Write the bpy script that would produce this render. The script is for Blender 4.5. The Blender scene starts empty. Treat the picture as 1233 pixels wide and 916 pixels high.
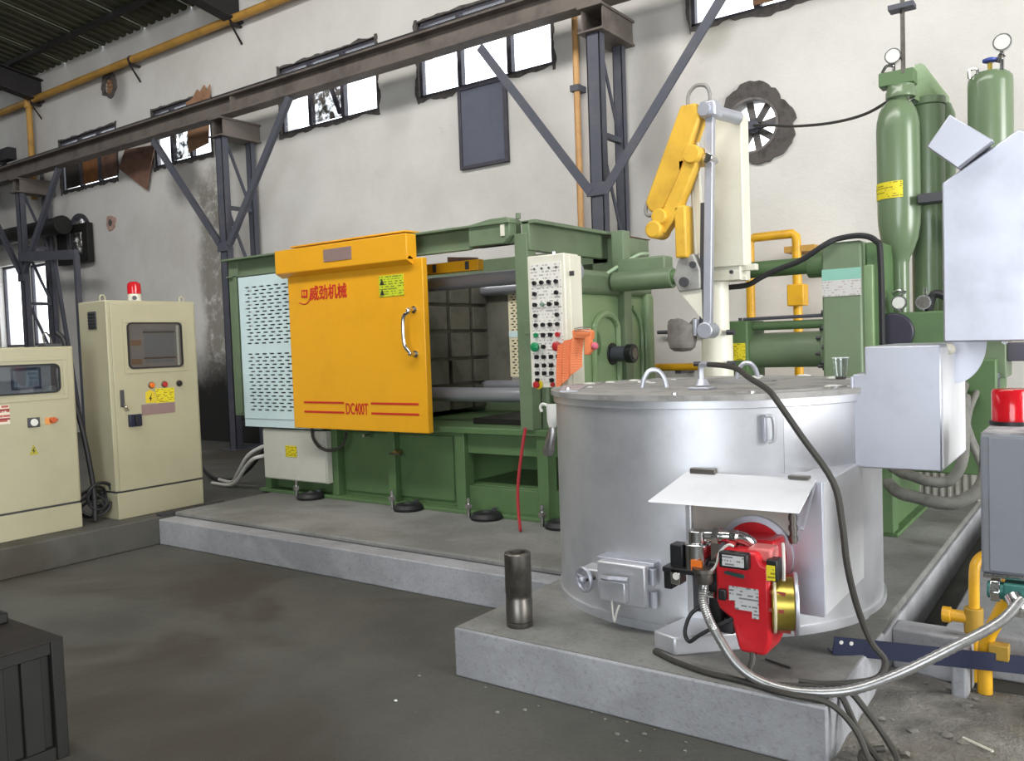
import bpy, bmesh, math, random
from mathutils import Vector, Matrix, noise
random.seed(7)
PI = math.pi
scene = bpy.context.scene
COL = scene.collection

# ---------------------------------------------------------------- camera
cam_d = bpy.data.cameras.new('camera')
cam_d.sensor_fit = 'HORIZONTAL'; cam_d.sensor_width = 36.0
cam_d.lens = 1021.6 / 1233 * 36.0
cam_d.clip_end = 200
cam = bpy.data.objects.new('camera', cam_d); COL.objects.link(cam)
def cam_matrix(yaw, pitch, roll, loc):
    f = Vector((-math.sin(yaw)*math.cos(pitch), math.cos(yaw)*math.cos(pitch), math.sin(pitch)))
    ri = Vector((math.cos(yaw), math.sin(yaw), 0)); u = ri.cross(f)
    c, s = math.cos(roll), math.sin(roll)
    r2 = ri*c + u*s; u2 = u*c - ri*s
    m = Matrix((r2, u2, -f)).transposed().to_4x4(); m.translation = loc
    return m
cam.matrix_world = cam_matrix(.62342, -.04485, -.03557, Vector((0, 0, 1.5)))
scene.camera = cam

# ---------------------------------------------------------------- sky, daylight, added wall fill, exposure
W = bpy.data.worlds.new('overcast_sky'); scene.world = W; W.use_nodes = True
wb = W.node_tree.nodes['Background']
wb.inputs[0].default_value = (0.86, 0.93, 1.0, 1); wb.inputs[1].default_value = 4.2
def area(name, loc, target, sx, sy, energy, color=(1, 1, 1)):
    d = bpy.data.lights.new(name, 'AREA'); d.shape = 'RECTANGLE'; d.size = sx; d.size_y = sy
    d.energy = energy; d.color = color
    o = bpy.data.objects.new(name, d); COL.objects.link(o)
    o.location = loc
    o.rotation_euler = (Vector(target)-Vector(loc)).to_track_quat('-Z', 'Z').to_euler()
    return o
area('daylight_side_gate', (10.4, 2.6, 2.7), (-5, 3.2, 1.9), 8.0, 4.8, 1650, (1.0, .985, .95))
area('daylight_front_gate', (1.5, -8.2, 2.6), (-3.0, 5, 2.2), 6.0, 4.4, 330, (.95, .98, 1.0))
area('added_wall_fill', (-5.5, 1.0, 7.3), (-6.0, 7.5, 3.0), 13.0, 1.6, 900, (1.0, .98, .95))  # added fill lamp below the closed roof, brightens the back wall
vs = scene.view_settings
scene.display_settings.display_device = 'sRGB'
vs.view_transform = 'Standard'; vs.look = 'None'; vs.gamma = 1.0; vs.use_curve_mapping = False
vs.exposure = 0.0

# ---------------------------------------------------------------- materials
def lin(h):
    h = h.lstrip('#'); r = []
    for i in (0, 2, 4):
        c = int(h[i:i+2], 16)/255
        r.append(c/12.92 if c <= .04045 else ((c+.055)/1.055)**2.4)
    return (*r, 1)
def nodes(name):
    m = bpy.data.materials.new(name); m.use_nodes = True
    nt = m.node_tree; b = nt.nodes['Principled BSDF']
    return m, nt, b
def pos(nt):
    g = nt.nodes.new('ShaderNodeNewGeometry'); return g.outputs['Position']
def nz(nt, scale, detail=4, rough=.6, vec=None, dist=0):
    n = nt.nodes.new('ShaderNodeTexNoise'); n.inputs['Scale'].default_value = scale
    n.inputs['Detail'].default_value = detail; n.inputs['Roughness'].default_value = rough
    n.inputs['Distortion'].default_value = dist
    nt.links.new(vec if vec is not None else pos(nt), n.inputs['Vector'])
    return n.outputs['Fac']
def ramp(nt, fac, a, b):
    r = nt.nodes.new('ShaderNodeMapRange'); r.inputs['From Min'].default_value = a; r.inputs['From Max'].default_value = b
    r.interpolation_type = 'SMOOTHSTEP'
    nt.links.new(fac, r.inputs['Value']); return r.outputs['Result']
def math_n(nt, op, a, b=None):
    n = nt.nodes.new('ShaderNodeMath'); n.operation = op
    for i, x in enumerate((a, b)):
        if x is None: continue
        if isinstance(x, (int, float)): n.inputs[i].default_value = x
        else: nt.links.new(x, n.inputs[i])
    return n.outputs[0]
def mix(nt, fac, a, b):
    n = nt.nodes.new('ShaderNodeMix'); n.data_type = 'RGBA'
    if isinstance(fac, (int, float)): n.inputs[0].default_value = fac
    else: nt.links.new(fac, n.inputs[0])
    for i, x in ((6, a), (7, b)):
        if isinstance(x, tuple): n.inputs[i].default_value = x
        else: nt.links.new(x, n.inputs[i])
    return n.outputs[2]
def bump(nt, b, h, strength, dist=.01):
    n = nt.nodes.new('ShaderNodeBump'); n.inputs['Strength'].default_value = strength; n.inputs['Distance'].default_value = dist
    nt.links.new(h, n.inputs['Height']); nt.links.new(n.outputs['Normal'], b.inputs['Normal'])
MATS = {}
def M(name, hexc, rough=.5, metal=0., dirt=None, amt=.35, scale=6., bmp=.0, bscale=60., spec=None):
    if name in MATS: return MATS[name]
    m, nt, b = nodes(name)
    c = lin(hexc)
    b.inputs['Roughness'].default_value = rough; b.inputs['Metallic'].default_value = metal
    if spec is not None: b.inputs['Specular IOR Level'].default_value = spec
    d = lin(dirt) if dirt else tuple(x*.72 for x in c[:3])+(1,)
    f = math_n(nt, 'MULTIPLY', ramp(nt, nz(nt, scale, 5, .65), .42, .75), amt)
    nt.links.new(mix(nt, f, c, d), b.inputs['Base Color'])
    rr = nt.nodes.new('ShaderNodeMapRange'); rr.inputs['To Min'].default_value = max(rough-.07, .03); rr.inputs['To Max'].default_value = min(rough+.1, 1)
    nt.links.new(nz(nt, scale*2.3, 3), rr.inputs['Value']); nt.links.new(rr.outputs['Result'], b.inputs['Roughness'])
    if bmp: bump(nt, b, nz(nt, bscale, 4), bmp)
    MATS[name] = m; return m
def print_mat(name, bg, ink, rows=90., cols=26., cover=.5, rough=.5):
    """flat print: rows of short illegible dashes on a sticker"""
    m, nt, b = nodes(name)
    sp = nt.nodes.new('ShaderNodeSeparateXYZ'); nt.links.new(pos(nt), sp.inputs[0])
    h = math_n(nt, 'ADD', sp.outputs['X'], sp.outputs['Y'])
    row = math_n(nt, 'GREATER_THAN', math_n(nt, 'SINE', math_n(nt, 'MULTIPLY', sp.outputs['Z'], rows*2*PI/1.)), .15)
    cx = nt.nodes.new('ShaderNodeCombineXYZ')
    nt.links.new(math_n(nt, 'MULTIPLY', h, cols), cx.inputs[0])
    nt.links.new(math_n(nt, 'FLOOR', math_n(nt, 'MULTIPLY', sp.outputs['Z'], rows)), cx.inputs[1])
    n = nt.nodes.new('ShaderNodeTexNoise'); n.inputs['Scale'].default_value = 1.6; n.inputs['Detail'].default_value = 2
    nt.links.new(cx.outputs[0], n.inputs['Vector'])
    f = math_n(nt, 'MULTIPLY', row, math_n(nt, 'GREATER_THAN', n.outputs['Fac'], cover))
    nt.links.new(mix(nt, f, lin(bg), lin(ink)), b.inputs['Base Color'])
    b.inputs['Roughness'].default_value = rough
    MATS[name] = m; return m

GREEN = M('green_machine_paint', '#6d7e62', .42, 0, '#505f48', .35, 5)
GREEN_D = M('dark_green_bed_paint', '#567249', .5, 0, '#445c3c', .4, 4)
GREEN_L = M('light_green_casting_paint', '#839b72', .33, 0, '#6d855e', .3, 5)
GREEN_T = M('glossy_green_tank_paint', '#6b7d60', .22, 0, '#5e7055', .12, 3)
YELLOW = M('yellow_door_paint', '#e6a51c', .38, 0, '#d79a1c', .5, 3)
YELLOW_R = M('yellow_robot_paint', '#dbae38', .45, 0, '#b08528', .5, 7)
YPIPE = M('yellow_pipe_paint', '#dba520', .4, 0, '#a87a1a', .5, 9)
OCHRE = M('ochre_pipe_paint', '#b98c3e', .55, 0, '#7d5c2c', .6, 3)
CREAM = M('cream_cabinet_paint', '#ada88c', .45, 0, '#99937a', .35, 2.5)
CREAM_L = M('pale_cream_paint', '#dedbcb', .4, 0, '#bfbba6', .35, 4)
LBLUE = M('pale_blue_sheet_paint', '#cfe3e4', .5, 0, '#b5cbd0', .3, 5)
SILVER = M('aluminium_paint', '#cfd0d4', .4, .65, '#adafb4', .55, 3.2, .03, 30)
SILVER_L = M('light_aluminium_paint', '#c4c6d0', .42, .72, '#a9abb4', .5, 4)
SILVER_LIT = M('lit_face_aluminium_paint', '#dcdde0', .5, .2, '#c4c5c8', .4, 4)  # paler aluminium copy, brightness of the lit faces put into the colour
TIEBAR = M('oiled_bar_steel', '#a6a8af', .3, .45, '#a5a7ae', .1, 3)
BRAID = M('braided_hose_steel', '#a9a9a8', .34, .8, '#7d7d7c', .6, 30)
CHROME = M('polished_chrome', '#d5d5d5', .16, 1, '#9a9a9a', .3, 10)
STEEL = M('worn_steel', '#77736d', .38, .85, '#4a443e', .7, 9)
STEEL_D = M('dark_column_paint', '#4b4d58', .55, .1, '#5d5b60', .7, 4)
BEAM = M('sooty_brown_beam_paint', '#6a615a', .6, .1, '#443c38', .8, 3)
RAILTOP = M('dark_rail_steel', '#2f2b2c', .6, .3)
PLATEN = M('oiled_platen_steel', '#77756a', .5, .35, '#55554c', .7, 6)
BLACK = M('black_rubber', '#1d1d1f', .55)
BLACK_P = M('black_plastic', '#19191b', .4)
DGREY = M('dark_grey_metal', '#46464a', .5, .2)
GREYP = M('grey_box_paint', '#7d8188', .45, 0, '#676a70', .4, 5)
RED = M('red_enamel', '#c5212a', .3, 0, '#8d1a20', .35, 8)
REDK = M('red_button', '#b02c2c', .35)
GREENK = M('green_button', '#1f8a56', .35)
YELK = M('yellow_button_collar', '#d8c52a', .4)
ORANGE = M('orange_mesh_cloth', '#ee8a58', .8, 0, '#d9703c', .5, 40)
ORANGE_S = M('orange_sticker', '#e8751c', .5)
NAVY = M('navy_steel_paint', '#131a36', .45, 0, '#1d2340', .5, 9)
RUST = M('rusty_sheet_steel', '#7a5a4a', .8, 0, '#573a2e', .8, 5)
RUST_O = M('orange_rusted_panel', '#93602f', .8, 0, '#6a4230', .8, 6)
BOARD = M('brown_plywood', '#a0795c', .8, 0, '#7c583f', .8, 5)
WINF = M('dark_window_steel', '#3f3d45', .6, .1, '#57525a', .6, 8)
SHUT = M('slate_blue_shutter_paint', '#565a68', .6, 0, '#444856', .5, 3)
MORTAR = M('bare_grey_mortar', '#76716e', .95, 0, '#4b4746', .9, 9, .5, 40)
MORTAR_D = M('dark_bare_mortar', '#57524f', .95, 0, '#37332f', .9, 12, .6, 40)
BRASS = M('yellow_zinc_plate', '#b3a04a', .3, .8, '#8a7a34', .4, 8)
TEAL = M('teal_valve_paint', '#2f6e66', .4, .1)
GAUGE = M('gauge_face', '#d9d9d2', .4)
BLUEK = M('blue_valve_knob', '#3a4d9c', .4)
REDCORD = M('red_cord', '#b03038', .6)
CABLE_W = M('white_cable', '#c9c7c0', .5)
CABLE_G = M('grey_rubber_cable', '#3b3934', .6)
HOSEG = M('dusty_hydraulic_hose', '#76756f', .7, 0, '#4f4e4a', .8, 12)
ASH = M('white_ash_crust', '#deded8', .9)
SLOTD = M('slot_shadow_black', '#17191a', .9)
SHEET = M('corrugated_roof_steel', '#43432f', .75, .0, '#2c2c22', .8, 2.5)
RAFTER = M('rafter_dark_paint', '#211d1e', .7)
MAUVE = M('mauve_name_plate', '#8d7672', .45, 0, '#7a6460', .3, 30)
RPRINT = M('red_print', '#c0281f', .5)
BPRINT = M('black_print', '#26241c', .6)
SCREEN = M('dull_screen_glass', '#74808a', .35)
BEZEL = M('grey_screen_bezel', '#8d8a8c', .5)
PINKW = M('pink_plaster', '#b7978a', .9, 0, '#7c625a', .9, 20)
DARKBOX = M('dark_oily_steel', '#191815', .6, .2, '#100f0d', .7, 6)
LABEL_Y = print_mat('yellow_warning_label_print', '#dccb25', '#8a7a1a', 70, 20, .52)
LABEL_G = print_mat('yellow_green_warning_print', '#c3cd2c', '#6d7a22', 55, 22, .5)
LABEL_S = print_mat('silver_data_plate_print', '#c3c3c3', '#77777a', 75, 30, .5, .35)
LABEL_W = print_mat('white_panel_legend_print', '#e3e0d8', '#aaa6a2', 48, 28, .52)
LABEL_O = print_mat('white_plate_print', '#c2c0bd', '#a89a96', 60, 30, .52)

def glass(name, tint=(1, 1, 1, 1), dirt=0., dirt_col='#b9b4ad', rough=.02, gloss=.06):
    m, nt, b = nodes(name); nt.nodes.remove(b)
    out = nt.nodes['Material Output']
    t = nt.nodes.new('ShaderNodeBsdfTransparent'); t.inputs[0].default_value = tint
    g = nt.nodes.new('ShaderNodeBsdfGlossy'); g.inputs['Roughness'].default_value = rough
    s = nt.nodes.new('ShaderNodeMixShader'); s.inputs[0].default_value = gloss
    nt.links.new(t.outputs[0], s.inputs[1]); nt.links.new(g.outputs[0], s.inputs[2])
    last = s.outputs[0]
    if dirt:
        d = nt.nodes.new('ShaderNodeBsdfDiffuse'); d.inputs[0].default_value = lin(dirt_col)
        s2 = nt.nodes.new('ShaderNodeMixShader')
        f = ramp(nt, nz(nt, 7, 5, .7), .75-dirt, 1.05-dirt)
        nt.links.new(f, s2.inputs[0]); nt.links.new(last, s2.inputs[1]); nt.links.new(d.outputs[0], s2.inputs[2]); last = s2.outputs[0]
    nt.links.new(last, out.inputs[0]); MATS[name] = m; return m
GLASS = glass('window_pane_glass')
GLASS_D = glass('grimy_window_pane_glass', (.95, .95, .95, 1), .42, '#6e675f')
GLASS_S = glass('soot_covered_pane_glass', (.25, .25, .27, 1), .72, '#4c4744')
GLASS_C = glass('cabinet_window_glass', (.75, .78, .8, 1), 0, gloss=.05)
GLASS_CUP = glass('clear_cup_glass', (.9, .93, .92, 1), 0, gloss=.22)

def beacon_mat():
    m, nt, b = nodes('red_beacon_plastic')
    b.inputs['Base Color'].default_value = lin('#e0202c'); b.inputs['Roughness'].default_value = .12
    b.inputs['Transmission Weight'].default_value = .35
    return m
BEACON = beacon_mat()

def concrete(name, c1, c2, c3, rough=.85, s=1.2, bs=.35):
    m, nt, b = nodes(name)
    a = mix(nt, ramp(nt, nz(nt, s, 6, .65), .35, .68), lin(c1), lin(c2))
    a = mix(nt, math_n(nt, 'MULTIPLY', ramp(nt, nz(nt, s*.35+.2, 4, .6, dist=.6), .5, .66), .8), a, lin(c3))
    nt.links.new(mix(nt, math_n(nt, 'MULTIPLY', ramp(nt, nz(nt, 45, 3, .7), .5, .75), .25), a, lin('#2c2a28')), b.inputs['Base Color'])
    b.inputs['Roughness'].default_value = rough
    bump(nt, b, math_n(nt, 'ADD', nz(nt, 9, 6, .7), math_n(nt, 'MULTIPLY', nz(nt, 70, 3), .35)), bs, .02)
    return m
FLOOR = concrete('oily_concrete_floor', '#575650', '#454540', '#3c352a', .78, .9, .45)
PLINTH = concrete('plinth_concrete', '#a6a7ab', '#919295', '#85868a', .9, 2.2, .2)
PLINTH_TOP = concrete('dusty_plinth_top', '#8c8c89', '#747470', '#6b6a64', .9, 1.6, .25)
RUBBLE = concrete('crumbled_concrete_ground', '#8a8780', '#66635e', '#787267', .95, 5, .9)

def wall_material():
    m, nt, b = nodes('dirty_whitewashed_wall')
    p = pos(nt)
    sp = nt.nodes.new('ShaderNodeSeparateXYZ'); nt.links.new(p, sp.inputs[0])
    X, Z = sp.outputs['X'], sp.outputs['Z']
    base = mix(nt, ramp(nt, nz(nt, .8, 6, .62), .35, .75), lin('#d3d0cb'), lin('#c4c0ba'))
    base = mix(nt, math_n(nt, 'MULTIPLY', ramp(nt, nz(nt, 5, 5, .7), .62, .8), .3), base, lin('#a19a92'))
    n1 = math_n(nt, 'MULTIPLY', math_n(nt, 'SUBTRACT', nz(nt, 1.6, 7, .72), .5), 2.2)
    def band(v, a, b_, w):   # 1 inside [a,b]
        lo = ramp(nt, v, a-w, a+w); hi = ramp(nt, math_n(nt, 'MULTIPLY', v, -1), -b_-w, -b_+w)
        return math_n(nt, 'MULTIPLY', lo, hi)
    # peeled grey strip of bare render left of the middle column
    xs = math_n(nt, 'ADD', X, math_n(nt, 'MULTIPLY', n1, .22)); zs = math_n(nt, 'ADD', Z, math_n(nt, 'MULTIPLY', n1, .5))
    peel = math_n(nt, 'MULTIPLY', band(xs, -10.9, -10.15, .12), band(zs, 1.0, 4.1, .25))
    peel = math_n(nt, 'MULTIPLY', peel, ramp(nt, nz(nt, 5, 6, .75), .3, .52))
    base = mix(nt, peel, base, lin('#8d8880'))
    # near-black foot of the wall behind the cabinets
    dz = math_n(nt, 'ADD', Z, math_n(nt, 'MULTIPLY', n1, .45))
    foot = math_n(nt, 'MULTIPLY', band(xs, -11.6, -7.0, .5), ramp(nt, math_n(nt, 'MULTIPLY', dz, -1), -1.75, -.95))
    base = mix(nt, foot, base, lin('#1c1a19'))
    # smoke mark above the cabinet beacon and around the broken windows
    def blob(cx, cz, rx, rz, col, amt, base):
        ex = math_n(nt, 'POWER', math_n(nt, 'DIVIDE', math_n(nt, 'SUBTRACT', X, cx), rx), 2)
        ez = math_n(nt, 'POWER', math_n(nt, 'DIVIDE', math_n(nt, 'SUBTRACT', Z, cz), rz), 2)
        d = math_n(nt, 'ADD', math_n(nt, 'SQRT', math_n(nt, 'ADD', ex, ez)), math_n(nt, 'MULTIPLY', n1, .35))
        f = math_n(nt, 'MULTIPLY', ramp(nt, math_n(nt, 'MULTIPLY', d, -1), -1.1, -.35), amt)
        return mix(nt, f, base, lin(col))
    base = blob(-12.85, 5.75, .35, .45, '#6b665f', .6, base)
    base = blob(-11.2, 4.1, .5, .5, '#55504c', .7, base)
    base = blob(-3.62, 3.6, .28, 1.2, '#6f6a66', .55, base)
    base = blob(-3.05, 4.3, .3, .3, '#8f8b80', .6, base)
    base = blob(-6.9, 4.2, .28, .28, '#b3b0ab', .5, base)
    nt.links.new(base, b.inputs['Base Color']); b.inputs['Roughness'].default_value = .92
    bump(nt, b, math_n(nt, 'ADD', nz(nt, 3, 6, .7), math_n(nt, 'MULTIPLY', nz(nt, 40, 4), .2)), .3, .03)
    return m
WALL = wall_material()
WALL_D = M('grey_outer_wall', '#8d8a86', .9)

# ---------------------------------------------------------------- mesh building
def cr_path(pts, k=5):
    """Catmull-Rom through the points"""
    P = [Vector(p) for p in pts]
    if len(P) < 3: return P
    Q = [P[0]*2-P[1]] + P + [P[-1]*2-P[-2]]
    out = []
    for i in range(1, len(Q)-2):
        for j in range(k):
            t = j/k; a, b, c, d = Q[i-1], Q[i], Q[i+1], Q[i+2]
            out.append(.5*((2*b)+(c-a)*t+(2*a-5*b+4*c-d)*t*t+(3*b-a-3*c+d)*t**3))
    out.append(P[-1]); return out
class MB:
    def __init__(s): s.v = []; s.f = []
    def _add(s, vs, fs, flip=False):
        n = len(s.v); s.v += [tuple(v) for v in vs]
        s.f += [tuple(n+i for i in (reversed(f) if flip else f)) for f in fs]
        return s
    def box(s, x0, x1, y0, y1, z0, z1):
        x0, x1 = sorted((x0, x1)); y0, y1 = sorted((y0, y1)); z0, z1 = sorted((z0, z1))
        return s._add([(x, y, z) for z in (z0, z1) for y in (y0, y1) for x in (x0, x1)],
                      [(0, 2, 3, 1), (4, 5, 7, 6), (0, 1, 5, 4), (2, 6, 7, 3), (0, 4, 6, 2), (1, 3, 7, 5)])
    def bar(s, p, q, w, h, up=(0, 0, 1)):
        p, q = Vector(p), Vector(q); d = (q-p).normalized(); a = d.cross(Vector(up))
        if a.length < 1e-4: a = d.cross(Vector((0, 1, 0)))
        a.normalize(); b = a.cross(d); a *= w/2; b *= h/2
        vs = [c+sa*a+sb*b for c in (p, q) for sa, sb in ((-1, -1), (1, -1), (1, 1), (-1, 1))]
        return s._add(vs, [(0, 1, 2, 3), (7, 6, 5, 4), (0, 4, 5, 1), (1, 5, 6, 2), (2, 6, 7, 3), (3, 7, 4, 0)])
    def tube(s, pts, r, n=8, k=5, smooth=True, rib=0):
        P = cr_path(pts, k) if smooth else [Vector(p) for p in pts]
        up = Vector((0, 0, 1)); rings = []; a = None
        for i, p in enumerate(P):
            d = (P[min(i+1, len(P)-1)]-P[max(i-1, 0)]).normalized()
            if a is None:
                a = d.cross(up) if abs(d.z) < .95 else d.cross(Vector((0, 1, 0)))
            a = (a-d*a.dot(d)).normalized(); b = d.cross(a)
            rr = r*(1+rib*(1 if i % 2 else -1))
            rings.append([p+(a*math.cos(2*PI*j/n)+b*math.sin(2*PI*j/n))*rr for j in range(n)])
        vs = [v for g in rings for v in g]; m = len(rings)
        fs = [(i*n+j, i*n+(j+1) % n, (i+1)*n+(j+1) % n, (i+1)*n+j) for i in range(m-1) for j in range(n)]
        fs += [tuple(reversed(range(n))), tuple((m-1)*n+j for j in range(n))]
        return s._add(vs, fs)
    def cyl(s, p, q, r, n=16, r2=None):
        p, q = Vector(p), Vector(q)
        return s.lathe(p, q-p, [(r, 0), (r if r2 is None else r2, 1)], n, unit=True)
    def lathe(s, p, axis, prof, n=20, unit=False, caps=True, a0=0., a1=2*PI):
        p, ax = Vector(p), Vector(axis); L = ax.length if unit else 1.; d = ax.normalized()
        a = d.cross(Vector((0, 0, 1))) if abs(d.z) < .9 else d.cross(Vector((0, 1, 0)))
        a.normalize(); b = d.cross(a)
        vs = [p+d*(h*L)+(a*math.cos(2*PI*j/n)+b*math.sin(2*PI*j/n))*r for r, h in prof for j in range(n)]
        m = len(prof)
        fs = [(i*n+j, i*n+(j+1) % n, (i+1)*n+(j+1) % n, (i+1)*n+j) for i in range(m-1) for j in range(n)]
        if caps: fs += [tuple(reversed(range(n))), tuple((m-1)*n+j for j in range(n))]
        return s._add(vs, fs)
    def sphere(s, c, r, n=14, m=8, sq=(1, 1, 1)):
        c = Vector(c)
        vs = [c+Vector((0, 0, -r*sq[2]))]
        for i in range(1, m):
            t = -PI/2+PI*i/m
            vs += [c+Vector((r*sq[0]*math.cos(t)*math.cos(2*PI*j/n), r*sq[1]*math.cos(t)*math.sin(2*PI*j/n), r*sq[2]*math.sin(t))) for j in range(n)]
        vs.append(c+Vector((0, 0, r*sq[2]))); L = len(vs)-1
        fs = [(0, 1+(j+1) % n, 1+j) for j in range(n)]
        for i in range(m-2):
            o = 1+i*n; fs += [(o+j, o+(j+1) % n, o+n+(j+1) % n, o+n+j) for j in range(n)]
        o = 1+(m-2)*n; fs += [(o+j, o+(j+1) % n, L) for j in range(n)]
        return s._add(vs, fs)
    def prism(s, poly, vec):
        P = [Vector(p) for p in poly]; V = Vector(vec); n = len(P)
        nrm = sum(((P[i]-P[0]).cross(P[(i+1) % n]-P[0]) for i in range(1, n)), Vector())
        fl = nrm.dot(V) > 0
        fs = [tuple(range(n)), tuple(reversed(range(n, 2*n)))]+[(i, n+i, n+(i+1) % n, (i+1) % n) for i in range(n)]
        return s._add(P+[p+V for p in P], fs, flip=fl)
    def xz(s, poly, y0, y1): return s.prism([(x, y0, z) for x, z in poly], (0, y1-y0, 0))
    def yz(s, poly, x0, x1): return s.prism([(x0, y, z) for y, z in poly], (x1-x0, 0, 0))
    def xy(s, poly, z0, z1): return s.prism([(x, y, z0) for x, y in poly], (0, 0, z1-z0))
    def plate(s, x0, x1, z0, z1, y0, y1, holes):
        """sheet in XZ with real rectangular holes"""
        xs = sorted({x0, x1, *[h[0] for h in holes], *[h[1] for h in holes]}); zs = sorted({z0, z1, *[h[2] for h in holes], *[h[3] for h in holes]})
        xi = {x: i for i, x in enumerate(xs)}; zi = {z: i for i, z in enumerate(zs)}
        gone = set()
        for a, b, c, d in holes:
            for i in range(xi[a], xi[b]):
                for j in range(zi[c], zi[d]): gone.add((i, j))
        nx, nzz = len(xs), len(zs); N = nx*nzz
        vs = [(x, y0, z) for z in zs for x in xs]+[(x, y1, z) for z in zs for x in xs]
        fs = []
        for i in range(nx-1):
            for j in range(nzz-1):
                if (i, j) in gone: continue
                a, b, c, d = j*nx+i, j*nx+i+1, (j+1)*nx+i+1, (j+1)*nx+i
                fs.append((a, b, c, d)); fs.append((N+d, N+c, N+b, N+a))
                for (di, dj, e, g) in ((-1, 0, d, a), (1, 0, b, c), (0, -1, a, b), (0, 1, c, d)):
                    q = (i+di, j+dj)
                    if q in gone or not (0 <= q[0] < nx-1 and 0 <= q[1] < nzz-1): fs.append((g, e, N+e, N+g))
        return s._add(vs, fs)
    def ring(s, c, r0, r1, y0, y1, n=32, jag=0., seed=0, zs=1.):
        """flat ring in the XZ plane (front y0, back y1), optionally with a ragged outer edge"""
        cx, cz = c
        R = [r1*(1+jag*(1.1*noise.noise(Vector((1.6*math.cos(2*PI*j/n), 1.6*math.sin(2*PI*j/n), seed*3.7)))+.45*noise.noise(Vector((6*math.cos(2*PI*j/n), 6*math.sin(2*PI*j/n), seed*1.3))))) for j in range(n)]
        vs = []
        for y in (y0, y1):
            vs += [(cx+r0*math.cos(2*PI*j/n), y, cz+r0*math.sin(2*PI*j/n)) for j in range(n)]
            vs += [(cx+R[j]*math.cos(2*PI*j/n), y, cz+R[j]*zs*math.sin(2*PI*j/n)) for j in range(n)]
        fs = []
        for j in range(n):
            k = (j+1) % n
            fs += [(j, n+j, n+k, k), (2*n+j, 2*n+k, 3*n+k, 3*n+j), (n+j, 3*n+j, 3*n+k, n+k), (j, k, 2*n+k, 2*n+j)]
        return s._add(vs, fs)
    def arc(s, c, r, z0, z1, a0, a1, n=24, t=.003):
        """curved patch hugging a vertical cylinder"""
        vs = []
        for i in range(n+1):
            a = a0+(a1-a0)*i/n
            for rr, z in ((r, z0), (r, z1), (r+t, z1), (r+t, z0)): vs.append((c[0]+rr*math.cos(a), c[1]+rr*math.sin(a), z))
        fs = [(4*i+k, 4*i+4+k, 4*i+4+(k+1) % 4, 4*i+(k+1) % 4) for i in range(n) for k in range(4)]
        return s._add(vs, fs+[(0, 1, 2, 3), (4*n+3, 4*n+2, 4*n+1, 4*n)])
    def build(s, name, m, parent=None, bevel=0., smooth=True, label=None, angle=38):
        o_ = Vector((0, 0, 0))
        if parent is not None:
            q = parent
            while q is not None: o_ += q.location; q = q.parent
        else:
            if s.v:
                xs, ys, zs = zip(*s.v); o_ = Vector(((min(xs)+max(xs))/2, (min(ys)+max(ys))/2, min(zs)))
        me = bpy.data.meshes.new(name)
        me.from_pydata([(x-o_.x, y-o_.y, z-o_.z) for x, y, z in s.v], [], s.f)
        bm = bmesh.new(); bm.from_mesh(me); bmesh.ops.recalc_face_normals(bm, faces=bm.faces); bm.to_mesh(me); bm.free()
        if smooth:
            me.polygons.foreach_set('use_smooth', [True]*len(me.polygons)); me.set_sharp_from_angle(angle=math.radians(angle))
        me.materials.append(m)
        o = bpy.data.objects.new(name, me); COL.objects.link(o)
        if parent is not None: o.parent = parent
        else: o.location = o_
        if bevel:
            b = o.modifiers.new('bevel', 'BEVEL'); b.width = bevel; b.segments = 2; b.limit_method = 'ANGLE'; b.angle_limit = math.radians(50); b.harden_normals = False
        if label: o['label'] = label
        return o
def thing(name, label, cat, loc=(0, 0, 0), group=None):
    o = bpy.data.objects.new(name, None); COL.objects.link(o); o.location = loc
    o.empty_display_size = .1
    return tag(o, label, cat, group)
def tag(o, label, cat, group=None):
    o['label'] = label; o['category'] = cat
    if group: o['group'] = group
    return o
def struct(o): o['kind'] = 'structure'; return o
def setting(name, loc=(0, 0, 0)):
    o = bpy.data.objects.new(name, None); COL.objects.link(o); o.location = loc; o.empty_display_size = .1
    return struct(o)
def writing(s, size, at, face, m, parent, name='lettering', depth=.002, sx=1., font_off=0.):
    """raised lettering; at = lower left corner; face '-Y' or '+X'"""
    cu = bpy.data.curves.new('w', 'FONT'); cu.body = s; cu.size = size; cu.extrude = depth; cu.offset = font_off; cu.resolution_u = 3
    t = bpy.data.objects.new('w', cu); COL.objects.link(t)
    dg = bpy.context.evaluated_depsgraph_get()
    me = bpy.data.meshes.new_from_object(t.evaluated_get(dg)); 
    vs = [tuple(v.co) for v in me.vertices]; fs = [tuple(p.vertices) for p in me.polygons]
    bpy.data.objects.remove(t); bpy.data.curves.remove(cu); bpy.data.meshes.remove(me)
    b = MB(); ax, ay, az = at
    for x, y, z in vs:
        x *= sx
        b.v.append((ax+x, ay-z, az+y) if face == '-Y' else (ax+z, ay+x, az+y))
    b.f = fs
    o = b.build(name, m, parent, smooth=False)
    return o
def copy_tree(o, parent=None):
    c = o.copy(); COL.objects.link(c)
    if parent is not None: c.parent = parent
    for ch in list(o.children): copy_tree(ch, c)
    return c
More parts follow.
